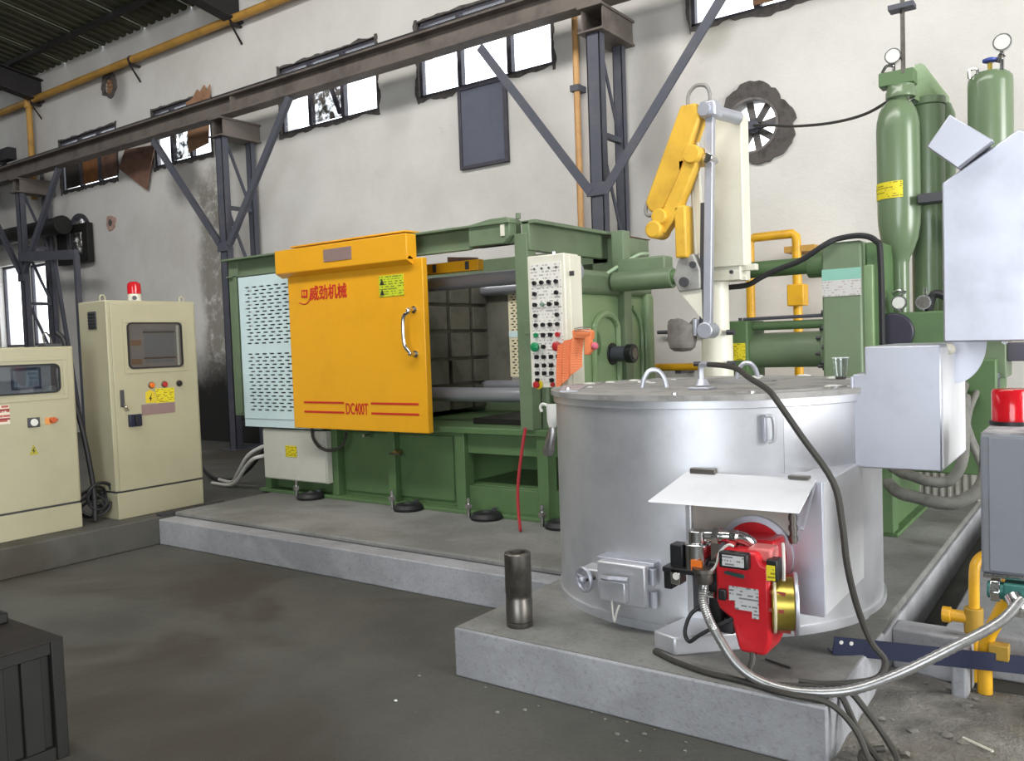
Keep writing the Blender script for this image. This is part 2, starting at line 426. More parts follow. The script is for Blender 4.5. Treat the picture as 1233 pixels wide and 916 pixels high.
# ================================================================ SETTING
# floor, right-hand rubble ground, plinths
fl = struct(MB().box(-19.2, 10.6, -8.2, 7.6, -.12, 0).build('floor', FLOOR, smooth=False))
def rubble():
    b = MB(); nx, ny = 46, 60; x0, x1, y0, y1 = -.815, 1.6, .8, 3.86
    for j in range(ny+1):
        for i in range(nx+1):
            x = x0+(x1-x0)*i/nx; y = y0+(y1-y0)*j/ny
            h = noise.noise(Vector((x*2.2, y*2.2, 1)))*.025+noise.noise(Vector((x*9, y*9, 4)))*.012+noise.noise(Vector((x*24, y*24, 7)))*.006
            e = min(1, (x1-x)/.4, (y-y0)/.5)
            b.v.append((x, y, max(.004, (.03+h)*max(e, .05))))
    b.f = [(j*(nx+1)+i, j*(nx+1)+i+1, (j+1)*(nx+1)+i+1, (j+1)*(nx+1)+i) for j in range(ny) for i in range(nx)]
    return struct(b.build('floor_rubble', RUBBLE))
rubble()
struct(MB().box(-6.2, -.815, 3.76, 7.5, 0, .2).build('trim_1', PLINTH, bevel=.008))                       # machine plinth, lower ledge
struct(MB().box(-6.2, -.83, 3.9, 7.48, .2, .236).build('trim_2', PLINTH_TOP, bevel=.012))                 # its upper screed
struct(MB().box(-2.455, -.815, 2.895, 3.76, 0, .222).build('trim_3', PLINTH, bevel=.008))                 # furnace plinth
struct(MB().xy([(-2.445, 2.905), (-.825, 2.905), (-.825, 3.9), (-2.445, 3.9)], .2225, .2265).build('trim_4', PLINTH_TOP))
struct(MB().box(-19.2, -6.2, 1.0, 7.48, 0, .218).build('trim_5', FLOOR, bevel=.01))                         # slab under the cabinets
# trench end wall, far trench edge
t = MB(); t.box(-.815, -.5, 3.9, 4.04, 0, .2); t.box(-.63, .8, 4.04, 7.4, 0, .19)
t.box(-.555, -.5, 3.7, 3.91, 0, .2)
struct(t.build('trim_6', PLINTH, bevel=.01))

# ---------------- back wall with its openings
WY = 7.5
WINS = [(-14.76, -12.97), (-11.95, -10.5), (-9.0, -7.22), (-6.57, -4.72), (-3.23, -1.4)]
WZ0, WZ1 = 4.33, 5.2
ROUND = [(-14.23, 3.56, .33), (-2.665, 3.345, .245), (-13.08, 5.8, .14)]
TALL = [(-17.35, -16.38, 1.75, 3.27), (-16.25, -15.5, 1.75, 3.22)]
def back_wall():
    y0, y1 = WY, WY+.28; z1w = 6.6
    holes = [(a, b, WZ0, WZ1) for a, b in WINS]+TALL+[(cx-r, cx+r, cz-r, cz+r) for cx, cz, r in ROUND]
    b = MB(); b.plate(-19.2, 10.6, 0, z1w, y0, y1, holes)
    for cx, cz, r in ROUND:
        n = 32; base = len(b.v)
        for y in (y0, y1):
            for j in range(n):
                a = 2*PI*j/n; c, s_ = math.cos(a), math.sin(a); k = r/max(abs(c), abs(s_))
                b.v.append((cx+c*k, y, cz+s_*k))
            for j in range(n):
                a = 2*PI*j/n; b.v.append((cx+r*.97*math.cos(a), y, cz+r*.97*math.sin(a)))
        for j in range(n):
            k = (j+1) % n
            b.f += [tuple(base+i for i in q) for q in ((j, k, n+k, n+j), (2*n+k, 2*n+j, 3*n+j, 3*n+k), (n+j, n+k, 3*n+k, 3*n+j))]
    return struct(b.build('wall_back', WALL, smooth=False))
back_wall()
struct(MB().box(-19.45, -19.2, -8.2, 7.78, 0, 6.6).build('wall_left', WALL_D, smooth=False))
w = MB(); w.box(10.6, 10.85, -8.2, -1.6, 0, 6.6); w.box(10.6, 10.85, 6.8, 7.78, 0, 6.6); w.box(10.6, 10.85, -1.6, 6.8, 5.2, 6.6)
struct(w.build('wall_right', WALL_D, smooth=False))
w = MB(); w.box(-19.2, -1.7, -8.45, -8.2, 0, 6.6); w.box(4.7, 10.6, -8.45, -8.2, 0, 6.6); w.box(-1.7, 4.7, -8.45, -8.2, 4.9, 6.6)
struct(w.build('wall_front', WALL_D, smooth=False))

# ---------------- roof: corrugated sheets on rafters
roof = setting('ceiling', (-7, 0, 6.5))
SL = .17
def roof_z(y): return 6.46+(7.5-y)*SL if y > -.2 else 6.46+7.7*SL+(y+.2)*SL
def sheet(x0, x1, ya, yb):
    b = MB(); per = .2; prof = [(0, 0), (.06, 0), (.085, .045), (.145, .045), (.17, 0)]
    xs = []; x = x0
    while x < x1-1e-6:
        xs += [(x+a, h) for a, h in prof if x+a <= x1+.02]; x += per
    for y in (ya, yb):
        z = roof_z(y)
        b.v += [(x, y, z+h) for x, h in xs]+[(x, y, z+h+.012) for x, h in xs]
    n = len(xs)
    for i in range(n-1):
        b.f += [(i, i+1, 2*n+i+1, 2*n+i), (n+i, 3*n+i, 3*n+i+1, n+i+1)]
    return b
LITE = M('pale_roof_sheet', '#8a8660', .7, 0, '#5a573c', .7, 3)
k = 0
x = -19.2
while x < 10.5:
    for ya, yb in ((7.62, 3.55), (3.75, -.25)):
        sheet(x, min(x+1.2, 10.8), ya, yb).build('roof_sheet', SHEET, roof, smooth=False)
    sheet(x, min(x+1.2, 10.8), -.15, -8.4).build('roof_sheet', SHEET, roof, smooth=False)
    x += 1.2; k += 1
for y in (7.0, 5.6, 4.2, 2.8, 1.4, .1):
    MB().box(-19.2, 10.6, y-.04, y+.04, roof_z(y)-.08, roof_z(y)-.01).build('purlin', RAFTER, roof, bevel=.004)
for x in (-15.25, -9.75, -3.9, 1.75, 7.4):
    b = MB()
    for off, hw in ((0, .012), ):
        b.yz([(7.49, roof_z(7.49)-.5), (7.49, roof_z(7.49)-.14), (-.2, roof_z(-.2)-.14), (-.2, roof_z(-.2)-.4)], x-.015, x+.015)
    b.yz([(7.49, roof_z(7.49)-.52), (7.49, roof_z(7.49)-.49), (-.2, roof_z(-.2)-.38), (-.2, roof_z(-.2)-.41)], x-.1, x+.1)
    b.yz([(7.49, roof_z(7.49)-.155), (7.49, roof_z(7.49)-.13), (-.2, roof_z(-.2)-.13), (-.2, roof_z(-.2)-.155)], x-.1, x+.1)
    b.build('rafter', RAFTER, roof, bevel=.003)

# ---------------- windows
def window(n, x0, x1, z0, z1, bars, trans, kinds, seed, opened=()):
    """steel window: kinds[row][col] -> glass material or None"""
    w = setting('window_%d' % n, ((x0+x1)/2, WY, z0))
    f = MB(); y0, y1 = WY+.02, WY+.08; t = .045
    f.box(x0, x1, y0, y1, z0, z0+t); f.box(x0, x1, y0, y1, z1-t, z1)
    f.box(x0, x0+t, y0, y1, z0, z1); f.box(x1-t, x1, y0, y1, z0, z1)
    f.build('window_frame', WINF, w, bevel=.004)
    for b in bars: MB().box(b-.03, b+.03, y0-.012, y1, z0+t, z1-t).build('mullion', WINF, w, bevel=.004)
    MB().box(x0+t, x1-t, y0-.012, y1, trans-.035, trans+.035).build('transom', WINF, w, bevel=.004)
    xs = [x0+t]+list(bars)+[x1-t]; zs = [z0+t, trans, z1-t]
    for r in range(2):
        for c in range(len(xs)-1):
            a, b_ = xs[c]+.02, xs[c+1]-.02; lo, hi = zs[r]+.02, zs[r+1]-.02
            m = kinds[r][c]
            if m is None: continue
            MB().box(a, b_, WY+.045, WY+.05, lo, hi).build('pane', m, w, smooth=False)
    # ragged band of bare mortar pressed round the frame
    rnd = random.Random(seed)
    def strip(ax, az, bx, bz, ox, oz):
        p = []; n_ = 34
        for i in range(n_+1):
            t_ = i/n_; p.append((ax+(bx-ax)*t_, az+(bz-az)*t_))
        q = [(x+ox*(.85+1.1*noise.noise(Vector((x*5, z*5, seed)))+.5*noise.noise(Vector((x*17, z*17, seed+9)))), z+oz*(.85+1.1*noise.noise(Vector((x*5, z*5, seed+3)))+.5*noise.noise(Vector((x*17, z*17, seed+5))))) for x, z in p]
        m_ = MB()
        for i in range(n_):
            m_.xz([p[i], p[i+1], q[i+1], q[i]], WY-.014, WY+.03)
        return m_
    e = .01
    for a in ((x0+e, z0+e, x1-e, z0+e, 0, -.045), (x0+e, z1-e, x1-e, z1-e, 0, .03), (x0+e, z0-.05, x0+e, z1+.03, -.04, 0), (x1-e, z0-.05, x1-e, z1+.03, .04, 0)):
        strip(*a).build('mortar_band', MORTAR_D, w, smooth=False)
    return w
G, D, S = GLASS, GLASS_D, GLASS_S
window(1, -14.76, -12.97, WZ0, WZ1, (-14.15, -13.56), 4.85, ((S, RUST_O, RUST), (S, BOARD, D)), 1)
window(2, -11.95, -10.5, WZ0, WZ1, (-11.5, -11.02), 4.85, ((G, D, G), (RUST, S, G)), 2)
window(3, -9.0, -7.22, WZ0, WZ1, (-8.44, -7.84), 4.85, ((G, D, G), (S, S, S)), 3)
window(4, -6.57, -4.72, WZ0, WZ1, (-5.97, -5.29), 4.85, ((G, G, G), (S, G, S)), 4)
window(5, -3.23, -1.4, WZ0, WZ1, (-2.6, -2.0), 4.85, ((G, G, G), (S, G, S)), 5)
for n, (a, b, c, d) in zip((6, 7), TALL):
    w = setting('window_%d' % n, ((a+b)/2, WY, c)); f = MB(); t = .04
    f.box(a, b, WY+.1, WY+.15, c, c+t); f.box(a, b, WY+.1, WY+.15, d-t, d); f.box(a, a+t, WY+.1, WY+.15, c, d); f.box(b-t, b, WY+.1, WY+.15, c, d)
    f.build('window_frame', WINF, w, bevel=.004)
    MB().box(a+t, b-t, WY+.12, WY+.125, c+t, d-t).build('pane', GLASS, w, smooth=False)
# the sliver of clear glass between the tilted leaf and the right leaf of window 3
MB().prism([(-7.93, WY+.01, 4.42), (-7.87, WY+.01, 4.42), (-8.03, WY+.01, 4.8), (-8.09, WY+.01, 4.8)], (0, .03, 0)).build('sash_stile', WINF, bpy.data.objects['window_3'], bevel=.003)

# slate shutter panel fixed under window 4
s_ = thing('steel_shutter', 'tall slate blue steel shutter panel hanging under the glaring middle window', 'shutter', (-5.64, WY-.04, 3.45))
MB().box(-5.93, -5.35, WY-.035, WY-.015, 3.47, 4.31).build('panel', SHUT, s_, bevel=.003)
f = MB()
for a in ((-5.97, -5.93, 3.43, 4.33), (-5.35, -5.31, 3.43, 4.33), (-5.93, -5.35, 3.43, 3.47), (-5.93, -5.35, 4.29, 4.33)): f.box(a[0], a[1], WY-.05, WY-.005, a[2], a[3])
f.build('frame', WINF, s_, bevel=.004)

# round holes: exhaust fan, round light, broken grille
fan = thing('exhaust_fan', 'round exhaust fan with broad blades set in ragged dark mortar high on the wall', 'fan', (-2.585, WY, 3.36))
MB().ring((-2.665, 3.345), .23, .375, WY-.03, WY+.02, 64, .26, 5, .86).build('mortar_surround', MORTAR_D, fan, smooth=False)
MB().ring((-2.665, 3.345), .225, .245, WY-.035, WY+.12, 40).build('fan_ring', MORTAR, fan)
MB().cyl((-2.665, WY+.02, 3.345), (-2.665, WY+.12, 3.345), .06, 20).build('fan_hub', STEEL_D, fan, bevel=.006)
for i in range(8):
    a = 2*PI*i/8+.18; d = Vector((math.cos(a), 0, math.sin(a))); n_ = Vector((-math.sin(a), 0, math.cos(a)))
    c = Vector((-2.665, WY+.07, 3.345)); b = MB()
    b.prism([c+d*.05-n_*.03, c+d*.05+n_*.03, c+d*.232+n_*.03, c+d*.232-n_*.03], (0, .012, 0)); b.build('fan_blade', MORTAR, fan, smooth=False)
MB().bar((-2.95, WY-.01, 3.33), (-2.35, WY-.01, 3.33), .03, .03).build('fan_bar', STEEL_D, fan, bevel=.003)

rw = setting('window_8', (-14.23, WY, 3.2))
MB().ring((-14.23, 3.56), .29, .36, WY-.03, WY+.05, 32).build('window_frame', WINF, rw)
MB().cyl((-14.23, WY+.03, 3.56), (-14.23, WY+.036, 3.56), .3, 28).build('pane', GLASS_D, rw, smooth=False)
MB().box(-14.55, -13.9, WY-.02, WY, 3.61, 3.64).build('glazing_bar', WINF, rw)
b_ = thing('fan_shutter_box', 'square sooty shutter box hanging in front of the small round window', 'shutter box', (-14.3, WY, 3.1))
f = MB(); f.plate(-14.78, -13.78, 3.08, 3.72, WY-.13, WY-.03, [(-14.45, -13.95, 3.22, 3.6)]); f.build('box_frame', DARKBOX, b_, bevel=.004)
MB().box(-14.62, -14.36, WY-.12, WY-.1, 3.24, 3.62).build('louvre', DGREY, b_)
gr = setting('trim_7', (-13.08, WY, 5.66))
MB().ring((-13.08, 5.8), .13, .2, WY-.02, WY+.01, 26, .4, 9).build('mortar_surround', MORTAR_D, gr, smooth=False)
for i in range(4):
    MB().box(-13.17+i*.055, -13.155+i*.055, WY+.01, WY+.03, 5.69, 5.91).build('grille_bar', BOARD, gr)
    MB().box(-13.2, -12.96, WY+.012, WY+.028, 5.7+i*.055, 5.715+i*.055).build('grille_bar', BOARD, gr)
MB().box(-13.24, -12.92, WY+.2, WY+.27, 5.64, 5.96).build('dark_backing', DARKBOX, gr)
pk = setting('trim_8', (-13.25, WY, 3.6))
MB().ring((-13.25, 3.66), .02, .13, WY-.02, WY, 22, .35, 3).build('plaster_patch', PINKW, pk, smooth=False)
MB().ring((-13.25, 3.66), .005, .05, WY-.028, WY-.015, 14, .2, 4).build('stub', MORTAR_D, pk, smooth=False)

# ================================================================ CRANE RUNWAY, COLUMNS, WALL PIPES
cr = thing('crane_beam', 'long sooty steel crane runway beam carried on brackets along the wall', 'beam', (-7, 6.9, 4.55))
MB().box(-19.1, 10.5, 6.94, 6.96, 4.57, 4.76).build('web', BEAM, cr)
MB().box(-19.1, 10.5, 6.86, 7.04, 4.545, 4.57).build('bottom_flange', BEAM, cr, bevel=.004)
MB().box(-19.1, 10.5, 6.84, 7.06, 4.755, 4.78).build('top_flange', BEAM, cr, bevel=.004)
MB().box(-19.1, 10.5, 6.92, 6.98, 4.78, 4.84).build('rail', RAILTOP, cr, bevel=.006)
for x in (-9.2, -3.6):
    f = MB(); f.box(x-.012, x+.012, 6.87, 7.03, 4.57, 4.755); f.build('stiffener', BEAM, cr)
def column(x, label, braces, yf=6.9, yr=7.36):
    c = thing('lattice_column', label, 'column', (x, 7.1, 0), 'lattice columns along the wall')
    f = MB(); f.box(x-.07, x-.055, yf, yf+.1, .2, 4.3); f.box(x+.055, x+.07, yf, yf+.1, .2, 4.3); f.box(x-.07, x+.07, yf, yf+.012, .2, 4.3)
    f.build('front_chord', STEEL_D, c, bevel=.003)
    f = MB(); f.box(x-.05, x-.038, yr, yr+.08, .2, 4.3); f.box(x+.038, x+.05, yr, yr+.08, .2, 4.3); f.box(x-.05, x+.05, yr, yr+.012, .2, 4.3)
    f.build('rear_chord', STEEL_D, c, bevel=.003)
    z = .55; s = 1
    while z < 4.0:
        MB().bar((x, yf+.1, z), (x, yr, z), .05, .05).build('lacing_strut', STEEL_D, c)
        if z+.95 < 4.4: MB().bar((x, yf+.1, z+.92), (x, yr, z+.03), .045, .012, (1, 0, 0)).build('lacing_diagonal', STEEL_D, c)
        z += .95
    f = MB(); f.box(x-.13, x+.13, yf-.05, WY-.005, 4.3, 4.32); f.box(x-.13, x+.13, yf-.05, WY-.005, 4.52, 4.545)
    f.box(x-.115, x-.1, yf, WY-.02, 4.32, 4.52); f.box(x+.1, x+.115, yf, WY-.02, 4.32, 4.52)
    f.build('bracket', BEAM, c, bevel=.003)
    MB().box(x-.16, x+.16, yf-.1, WY-.02, .2, .225).build('base_plate', STEEL_D, c)
    for p, q in braces:
        f = MB(); f.bar(p, q, .085, .012, (0, 1, 0)); 
        f.bar((p[0], p[1]+.04, p[2]), (q[0], q[1]+.04, q[2]), .012, .08, (0, 1, 0))
        f.build('knee_brace', STEEL_D, c)
    MB().box(x-.1, x+.1, yf-.022, yf-.004, 2.82, 2.94).build('gusset_plate', STEEL_D, c, bevel=.003)
    return c
column(-15.07, 'lattice steel column furthest left, beside the glaring tall windows', [((-16.4, 6.88, 4.5), (-15.1, 6.88, 2.95)), ((-13.65, 6.88, 4.5), (-15.0, 6.88, 2.95))])
column(-9.53, 'dark lattice steel column standing between the beacon cabinet and the green machine', [((-10.99, 6.88, 4.5), (-9.6, 6.88, 2.93)), ((-8.1, 6.88, 4.54), (-9.4, 6.88, 2.9))])
column(-3.92, 'dark lattice steel column rising behind the fixed platen of the machine', [((-5.2, 6.88, 4.46), (-3.98, 6.88, 2.86)), ((-2.5, 6.88, 4.5), (-3.84, 6.88, 2.84))])

py = WY-.13
p = thing('wall_gas_pipe', 'long ochre pipe running high along the wall under the roof', 'pipe', (-10, py, 5.98))
MB().tube([(-19.1, py, 5.99), (-4, py, 5.99)], .055, 12, smooth=False).build('pipe_run', OCHRE, p)
MB().tube([(-15.47, py, 5.96), (-15.47, py, 4.9), (-15.47, py, 4.3)], .05, 12, smooth=False).build('drop_pipe', OCHRE, p)
MB().cyl((-15.47, py, 5.88), (-15.47, py, 6.07), .075, 14).build('tee_fitting', OCHRE, p, bevel=.006)
for x in (-15.3, -9.72, -12.2):
    f = MB(); f.box(x-.02, x+.02, py-.02, WY, 5.9, 5.93); f.bar((x, py-.05, 5.93), (x, WY, 5.68), .03, .012)
    f.build('pipe_bracket', RAFTER, p)
    MB().cyl((x-.02, py, 5.99), (x+.02, py, 5.99), .065, 12).build('pipe_clamp', RAFTER, p)
p = thing('riser_pipe', 'thin orange-brown vertical pipe on the wall left of the right lattice column', 'pipe', (-4.4, 7.4, .3))
MB().tube([(-4.4, 7.4, .25), (-4.4, 7.4, 4.75)], .032, 10, smooth=False).build('pipe_run', M('orange_brown_pipe_paint', '#c89a62', .5, 0, '#a37342', .5, 6), p)
for z in (4.0, 2.2): MB().box(-4.45, -4.35, 7.35, 7.5, z-.03, z+.03).build('pipe_clamp', STEEL_D, p)
p = thing('gas_pipe_loop', 'bright yellow gas pipe loop with a box valve on the wall behind the shot cylinder', 'pipe', (-2.4, 7.2, 1.2))
MB().tube([(-2.61, 7.2, .3), (-2.6, 7.2, 2.25), (-2.597, 7.2, 2.3), (-2.56, 7.2, 2.325), (-2.23, 7.2, 2.325), (-2.205, 7.2, 2.3), (-2.2, 7.2, 2.25), (-2.2, 7.2, .3)], .038, 12, smooth=False).build('pipe_run', YPIPE, p)
MB().box(-2.27, -2.13, 7.13, 7.27, 1.72, 1.9).build('valve_box', YPIPE, p, bevel=.01)
MB().box(-2.3, -2.05, 7.18, 7.5, 2.17, 2.22).build('wall_bracket', OCHRE, p)
p = thing('low_gas_pipe', 'yellow pipe running low along the wall behind the ladle arm', 'pipe', (-3.2, 7.2, 1.2))
MB().tube([(-3.9, 7.2, 1.22), (-2.66, 7.2, 1.22)], .035, 10, smooth=False).build('pipe_run', YPIPE, p)
for x in (-3.3, -2.9): MB().box(x-.03, x+.03, 7.2, 7.5, 1.16, 1.19).build('pipe_bracket', STEEL_D, p)

p = thing('hanger_rod', 'thin steel rod hanging down from the top edge to the accumulator', 'rod', (-1.1, 5.95, 3.2))
MB().tube([(-1.123, 5.95, 3.12), (-1.123, 5.95, 6.9)], .014, 8, smooth=False).build('rod', STEEL, p)
MB().box(-1.2, -1.05, 5.9, 6.0, 3.52, 3.55).build('clamp', STEEL_D, p)
tag(MB().tube([(-2.634, 7.46, 3.34), (-2.35, 7.2, 3.24), (-2.128, 7.0, 3.159), (-1.776, 6.7, 3.066), (-1.446, 6.3, 2.99), (-1.2, 5.98, 2.98)], .011, 8).build('slack_cable', CABLE_G),
    'slack grey cable strung from the exhaust fan to the accumulator neck', 'cable')

# rusty boards leaning in the broken windows
b = MB(); b.xz([(-12.62, 4.72), (-11.8, 4.66), (-11.97, 4.33), (-12.09, 4.02), (-12.84, 4.46)], WY-.07, WY-.055)
tag(b.build('rusty_sheet', RUST, smooth=False), 'rust brown diamond shaped steel sheet dangling below the crane beam', 'sheet')
b = MB(); b.xz([(-11.0, 4.42), (-10.52, 4.48), (-10.42, 5.28), (-10.5, 5.2), (-10.55, 5.3), (-10.66, 5.22), (-10.72, 5.27), (-10.85, 5.16), (-11.0, 5.14)], WY-.05, WY-.035)
tag(b.build('plywood_patch', BOARD, smooth=False), 'jagged brown plywood board covering the window left of the middle column', 'board')
b = MB(); b.xz([(-2.62, 4.38), (-1.8, 4.38), (-1.8, 5.0), (-2.62, 5.0)], WY-.03, WY-.015)
tag(b.build('plywood_patch', BOARD, smooth=False), 'brown board covering part of the rightmost window', 'board')

# left edge: duct, angle frame, slender posts
d = thing('exhaust_duct', 'thick dark horizontal duct at the far left above the tall windows', 'duct', (-16.5, 7.0, 3.7))
MB().cyl((-18.9, 7.19, 3.7), (-14.2, 7.19, 3.7), .14, 20).build('duct_pipe', DARKBOX, d, bevel=.01)
MB().cyl((-14.28, 7.19, 3.7), (-14.17, 7.19, 3.7), .155, 20).build('end_flange', DARKBOX, d, bevel=.006)
d = thing('iron_trestle', 'black angle iron trestle standing between left column and round window', 'frame', (-13.6, 6.85, .2))
MB().bar((-14.98, 6.85, 3.22), (-13.15, 6.85, 3.1), .07, .15).build('top_rail', STEEL_D, d, bevel=.004)
MB().bar((-13.16, 6.85, 3.1), (-13.16, 6.85, .2), .075, .075, (0, 1, 0)).build('post', STEEL_D, d, bevel=.004)
MB().bar((-13.95, 6.9, 3.1), (-13.4, 6.9, .4), .05, .05, (0, 1, 0)).build('brace', STEEL_D, d)
tag(MB().tube([(-15.3, 7.44, 5.0), (-15.3, 7.44, .25)], .03, 8, smooth=False).build('thin_conduit', STEEL_D), 'thin dark vertical conduit beside the tall left windows', 'conduit')
tag(MB().tube([(-14.1, 7.35, 3.1), (-14.1, 7.35, .25)], .02, 8, smooth=False).build('thin_conduit', STEEL_D), 'thin dark conduit dropping below the square shutter box', 'conduit')

ec = thing('crane_end_carriage', 'dark crane end carriage parked on the runway at the far left', 'carriage', (-16.3, 6.95, 4.84))
MB().box(-17.8, -15.25, 6.88, 7.02, 4.9, 5.1).build('carriage_beam', RAFTER, ec, bevel=.006)
for x in (-17.3, -15.6): MB().cyl((x, 6.92, 4.92), (x, 6.98, 4.92), .08, 18).build('wheel', RAILTOP, ec)
MB().bar((-16.6, 6.9, 5.1), (-15.9, 6.6, 5.25), .06, .06).build('tie_strut', RAFTER, ec)
MB().box(-16.9, -16.4, 6.7, 6.9, 5.08, 5.22).build('motor_housing', RAFTER, ec, bevel=.01)
p = thing('thin_wall_pipe', 'thin grey pipe low on the wall behind the hanging ladle', 'pipe', (-3.1, 7.4, 1.53))
MB().tube([(-3.6, 7.42, 1.545), (-2.95, 7.42, 1.545)], .018, 8, smooth=False).build('pipe_run', DGREY, p)
for x in (-3.35, -3.05): MB().box(x-.015, x+.015, 7.42, 7.5, 1.53, 1.56).build('pipe_clip', DGREY, p)
# ================================================================ CONTROL CABINETS (front faces look along +X)
S0 = .218
def cab_plate(x, y0, y1, z0, z1, t=.004):
    return MB().box(x, x+t, y0, y1, z0, z1)
def frame_yz(x0, x1, y0, y1, z0, z1, w, r=.0):
    b = MB(); b.box(x0, x1, y0, y1, z0, z0+w); b.box(x0, x1, y0, y1, z1-w, z1); b.box(x0, x1, y0, y0+w, z0+w, z1-w); b.box(x0, x1, y1-w, y1, z0+w, z1-w); return b
def rounded(y0, y1, z0, z1, r, n=5):
    p = []
    for cy, cz, a in ((y1-r, z0+r, -PI/2), (y1-r, z1-r, 0), (y0+r, z1-r, PI/2), (y0+r, z0+r, PI)):
        p += [(cy+r*math.cos(a+PI/2*i/n), cz+r*math.sin(a+PI/2*i/n)) for i in range(n+1)]
    return p
def rounded_ring(x0, x1, y0, y1, z0, z1, r, w):
    A = rounded(y0, y1, z0, z1, r); B = rounded(y0+w, y1-w, z0+w, z1-w, max(r-w, .004)); n = len(A); m = MB()
    for x in (x0, x1): m.v += [(x, y, z) for y, z in A]+[(x, y, z) for y, z in B]
    for j in range(n):
        k = (j+1) % n
        m.f += [(j, k, n+k, n+j), (2*n+j, 3*n+j, 3*n+k, 2*n+k), (j, 2*n+j, 2*n+k, k), (n+j, n+k, 3*n+k, 3*n+j)]
    return m

XF = -6.38
c2 = thing('control_cabinet', 'tall cream control cabinet with red beacon on top and square window', 'cabinet', (XF-.21, 3.92, S0))
MB().box(XF-.42, XF-.012, 3.53, 4.31, .44, 1.94).build('body', CREAM, c2, bevel=.008)
MB().box(XF-.012, XF, 3.56, 4.29, .44, 1.92).build('door', CREAM, c2, bevel=.005)
MB().box(XF-.41, XF-.004, 3.54, 4.3, S0, .425).build('plinth_base', CREAM, c2, bevel=.006)
MB().box(XF-.415, XF-.02, 3.545, 4.295, .425, .44).build('shadow_gap', DGREY, c2)
wf = frame_yz(XF, XF+.006, 3.652, 4.2, 1.36, 1.793, .03).build('window_frame', CREAM, c2, bevel=.002)
rounded_ring(XF, XF+.012, 3.686, 4.166, 1.395, 1.766, .04, .012).build('rubber_seal', BLACK, c2)
m = MB(); m.yz(rounded(3.696, 4.156, 1.405, 1.756, .035), XF+.0005, XF+.002); m.build('inner_panel', BEZEL, c2, smooth=False)
MB().box(XF+.002, XF+.0045, 3.83, 4.09, 1.44, 1.71).build('screen', SCREEN, c2)
for z in (1.47, 1.68): MB().box(XF+.002, XF+.006, 3.82, 4.1, z, z+.014).build('screen_bar', DGREY, c2)
for z, mm in ((1.67, BEZEL), (1.58, M('brown_inner_label', '#8a6a58', .5)), (1.52, BEZEL), (1.43, M('brown_inner_label', '#8a6a58', .5))):
    MB().box(XF+.002, XF+.005, 3.71, 3.80, z, z+.045).build('indicator_block', mm, c2)
MB().box(XF+.002, XF+.006, 4.115, 4.135, 1.41, 1.74).build('light_strip', CREAM_L, c2)
m = MB(); m.yz(rounded(3.696, 4.156, 1.405, 1.756, .035), XF+.0075, XF+.009); m.build('window_glass', GLASS_C, c2, smooth=False)
for y, mm in ((3.87, ORANGE_S), (3.985, REDK), (4.12, BLACK_P)):
    MB().cyl((XF, y, 1.258), (XF+.022, y, 1.258), .021, 14).build('indicator_lamp', mm, c2, bevel=.004)
    MB().cyl((XF, y, 1.258), (XF+.006, y, 1.258), .028, 14).build('lamp_collar', STEEL, c2)
MB().box(XF, XF+.003, 3.9, 4.07, 1.11, 1.228).build('warning_label', LABEL_Y, c2, label='yellow warning label')
m = MB(); m.yz([(3.815, 1.115), (3.895, 1.115), (3.895, 1.2), (3.855, 1.225), (3.815, 1.2)], XF, XF+.003); m.build('warning_triangle', M('yellow_sticker', '#d9c02a', .5), c2, label='yellow electric shock triangle')
m = MB(); m.yz([(3.85, 1.125), (3.868, 1.155), (3.857, 1.158), (3.87, 1.195), (3.842, 1.15), (3.853, 1.147)], XF+.003, XF+.0045); m.build('flash_mark', BPRINT, c2)
MB().box(XF, XF+.003, 3.775, 4.07, 1.02, 1.106).build('name_plate', MAUVE, c2, label='mauve name plate')
MB().box(XF, XF+.01, 3.6, 3.632, 1.1, 1.235).build('door_latch', DGREY, c2, bevel=.004)
MB().tube([(XF+.01, 3.617, 1.12), (XF+.035, 3.63, 1.1), (XF+.03, 3.645, 1.07)], .008, 8).build('latch_handle', CHROME, c2)
MB().box(XF, XF+.03, 3.655, 3.76, .94, 1.036).build('rotary_switch', M('dark_navy_plastic', '#1d2238', .4), c2, bevel=.006)
MB().box(XF+.03, XF+.05, 3.695, 3.715, .95, 1.025).build('switch_knob', BLACK_P, c2, bevel=.004)
MB().box(-6.65, -6.53, 3.522, 3.53, 1.72, 1.86).build('vent_grille', DGREY, c2, bevel=.003, label='dark vent grille in the cabinet side')
for i in range(5): MB().box(-6.645, -6.535, 3.517, 3.522, 1.735+i*.025, 1.742+i*.025).build('vent_slat', BLACK_P, c2)
for y in (3.55, 4.24): MB().tube([(-6.5, y, 1.94), (-6.5, y, 1.975), (-6.5, y+.025, 1.985), (-6.5, y+.04, 1.965), (-6.5, y+.04, 1.94)], .006, 6).build('lifting_eye', CREAM, c2)
MB().cyl((-6.63, 3.915, 1.94), (-6.63, 3.915, 2.01), .052, 20).build('beacon_base', CREAM_L, c2, bevel=.006)
MB().cyl((-6.58, 3.885, 1.975), (-6.572, 3.882, 1.975), .018, 12).build('beacon_button', BLACK_P, c2)
MB().lathe((-6.63, 3.915, 2.01), (0, 0, 1), [(.052, 0), (.054, .06), (.05, .085), (.03, .1), (.002, .102)], 20).build('beacon_lens', BEACON, c2, label='red beacon lens')

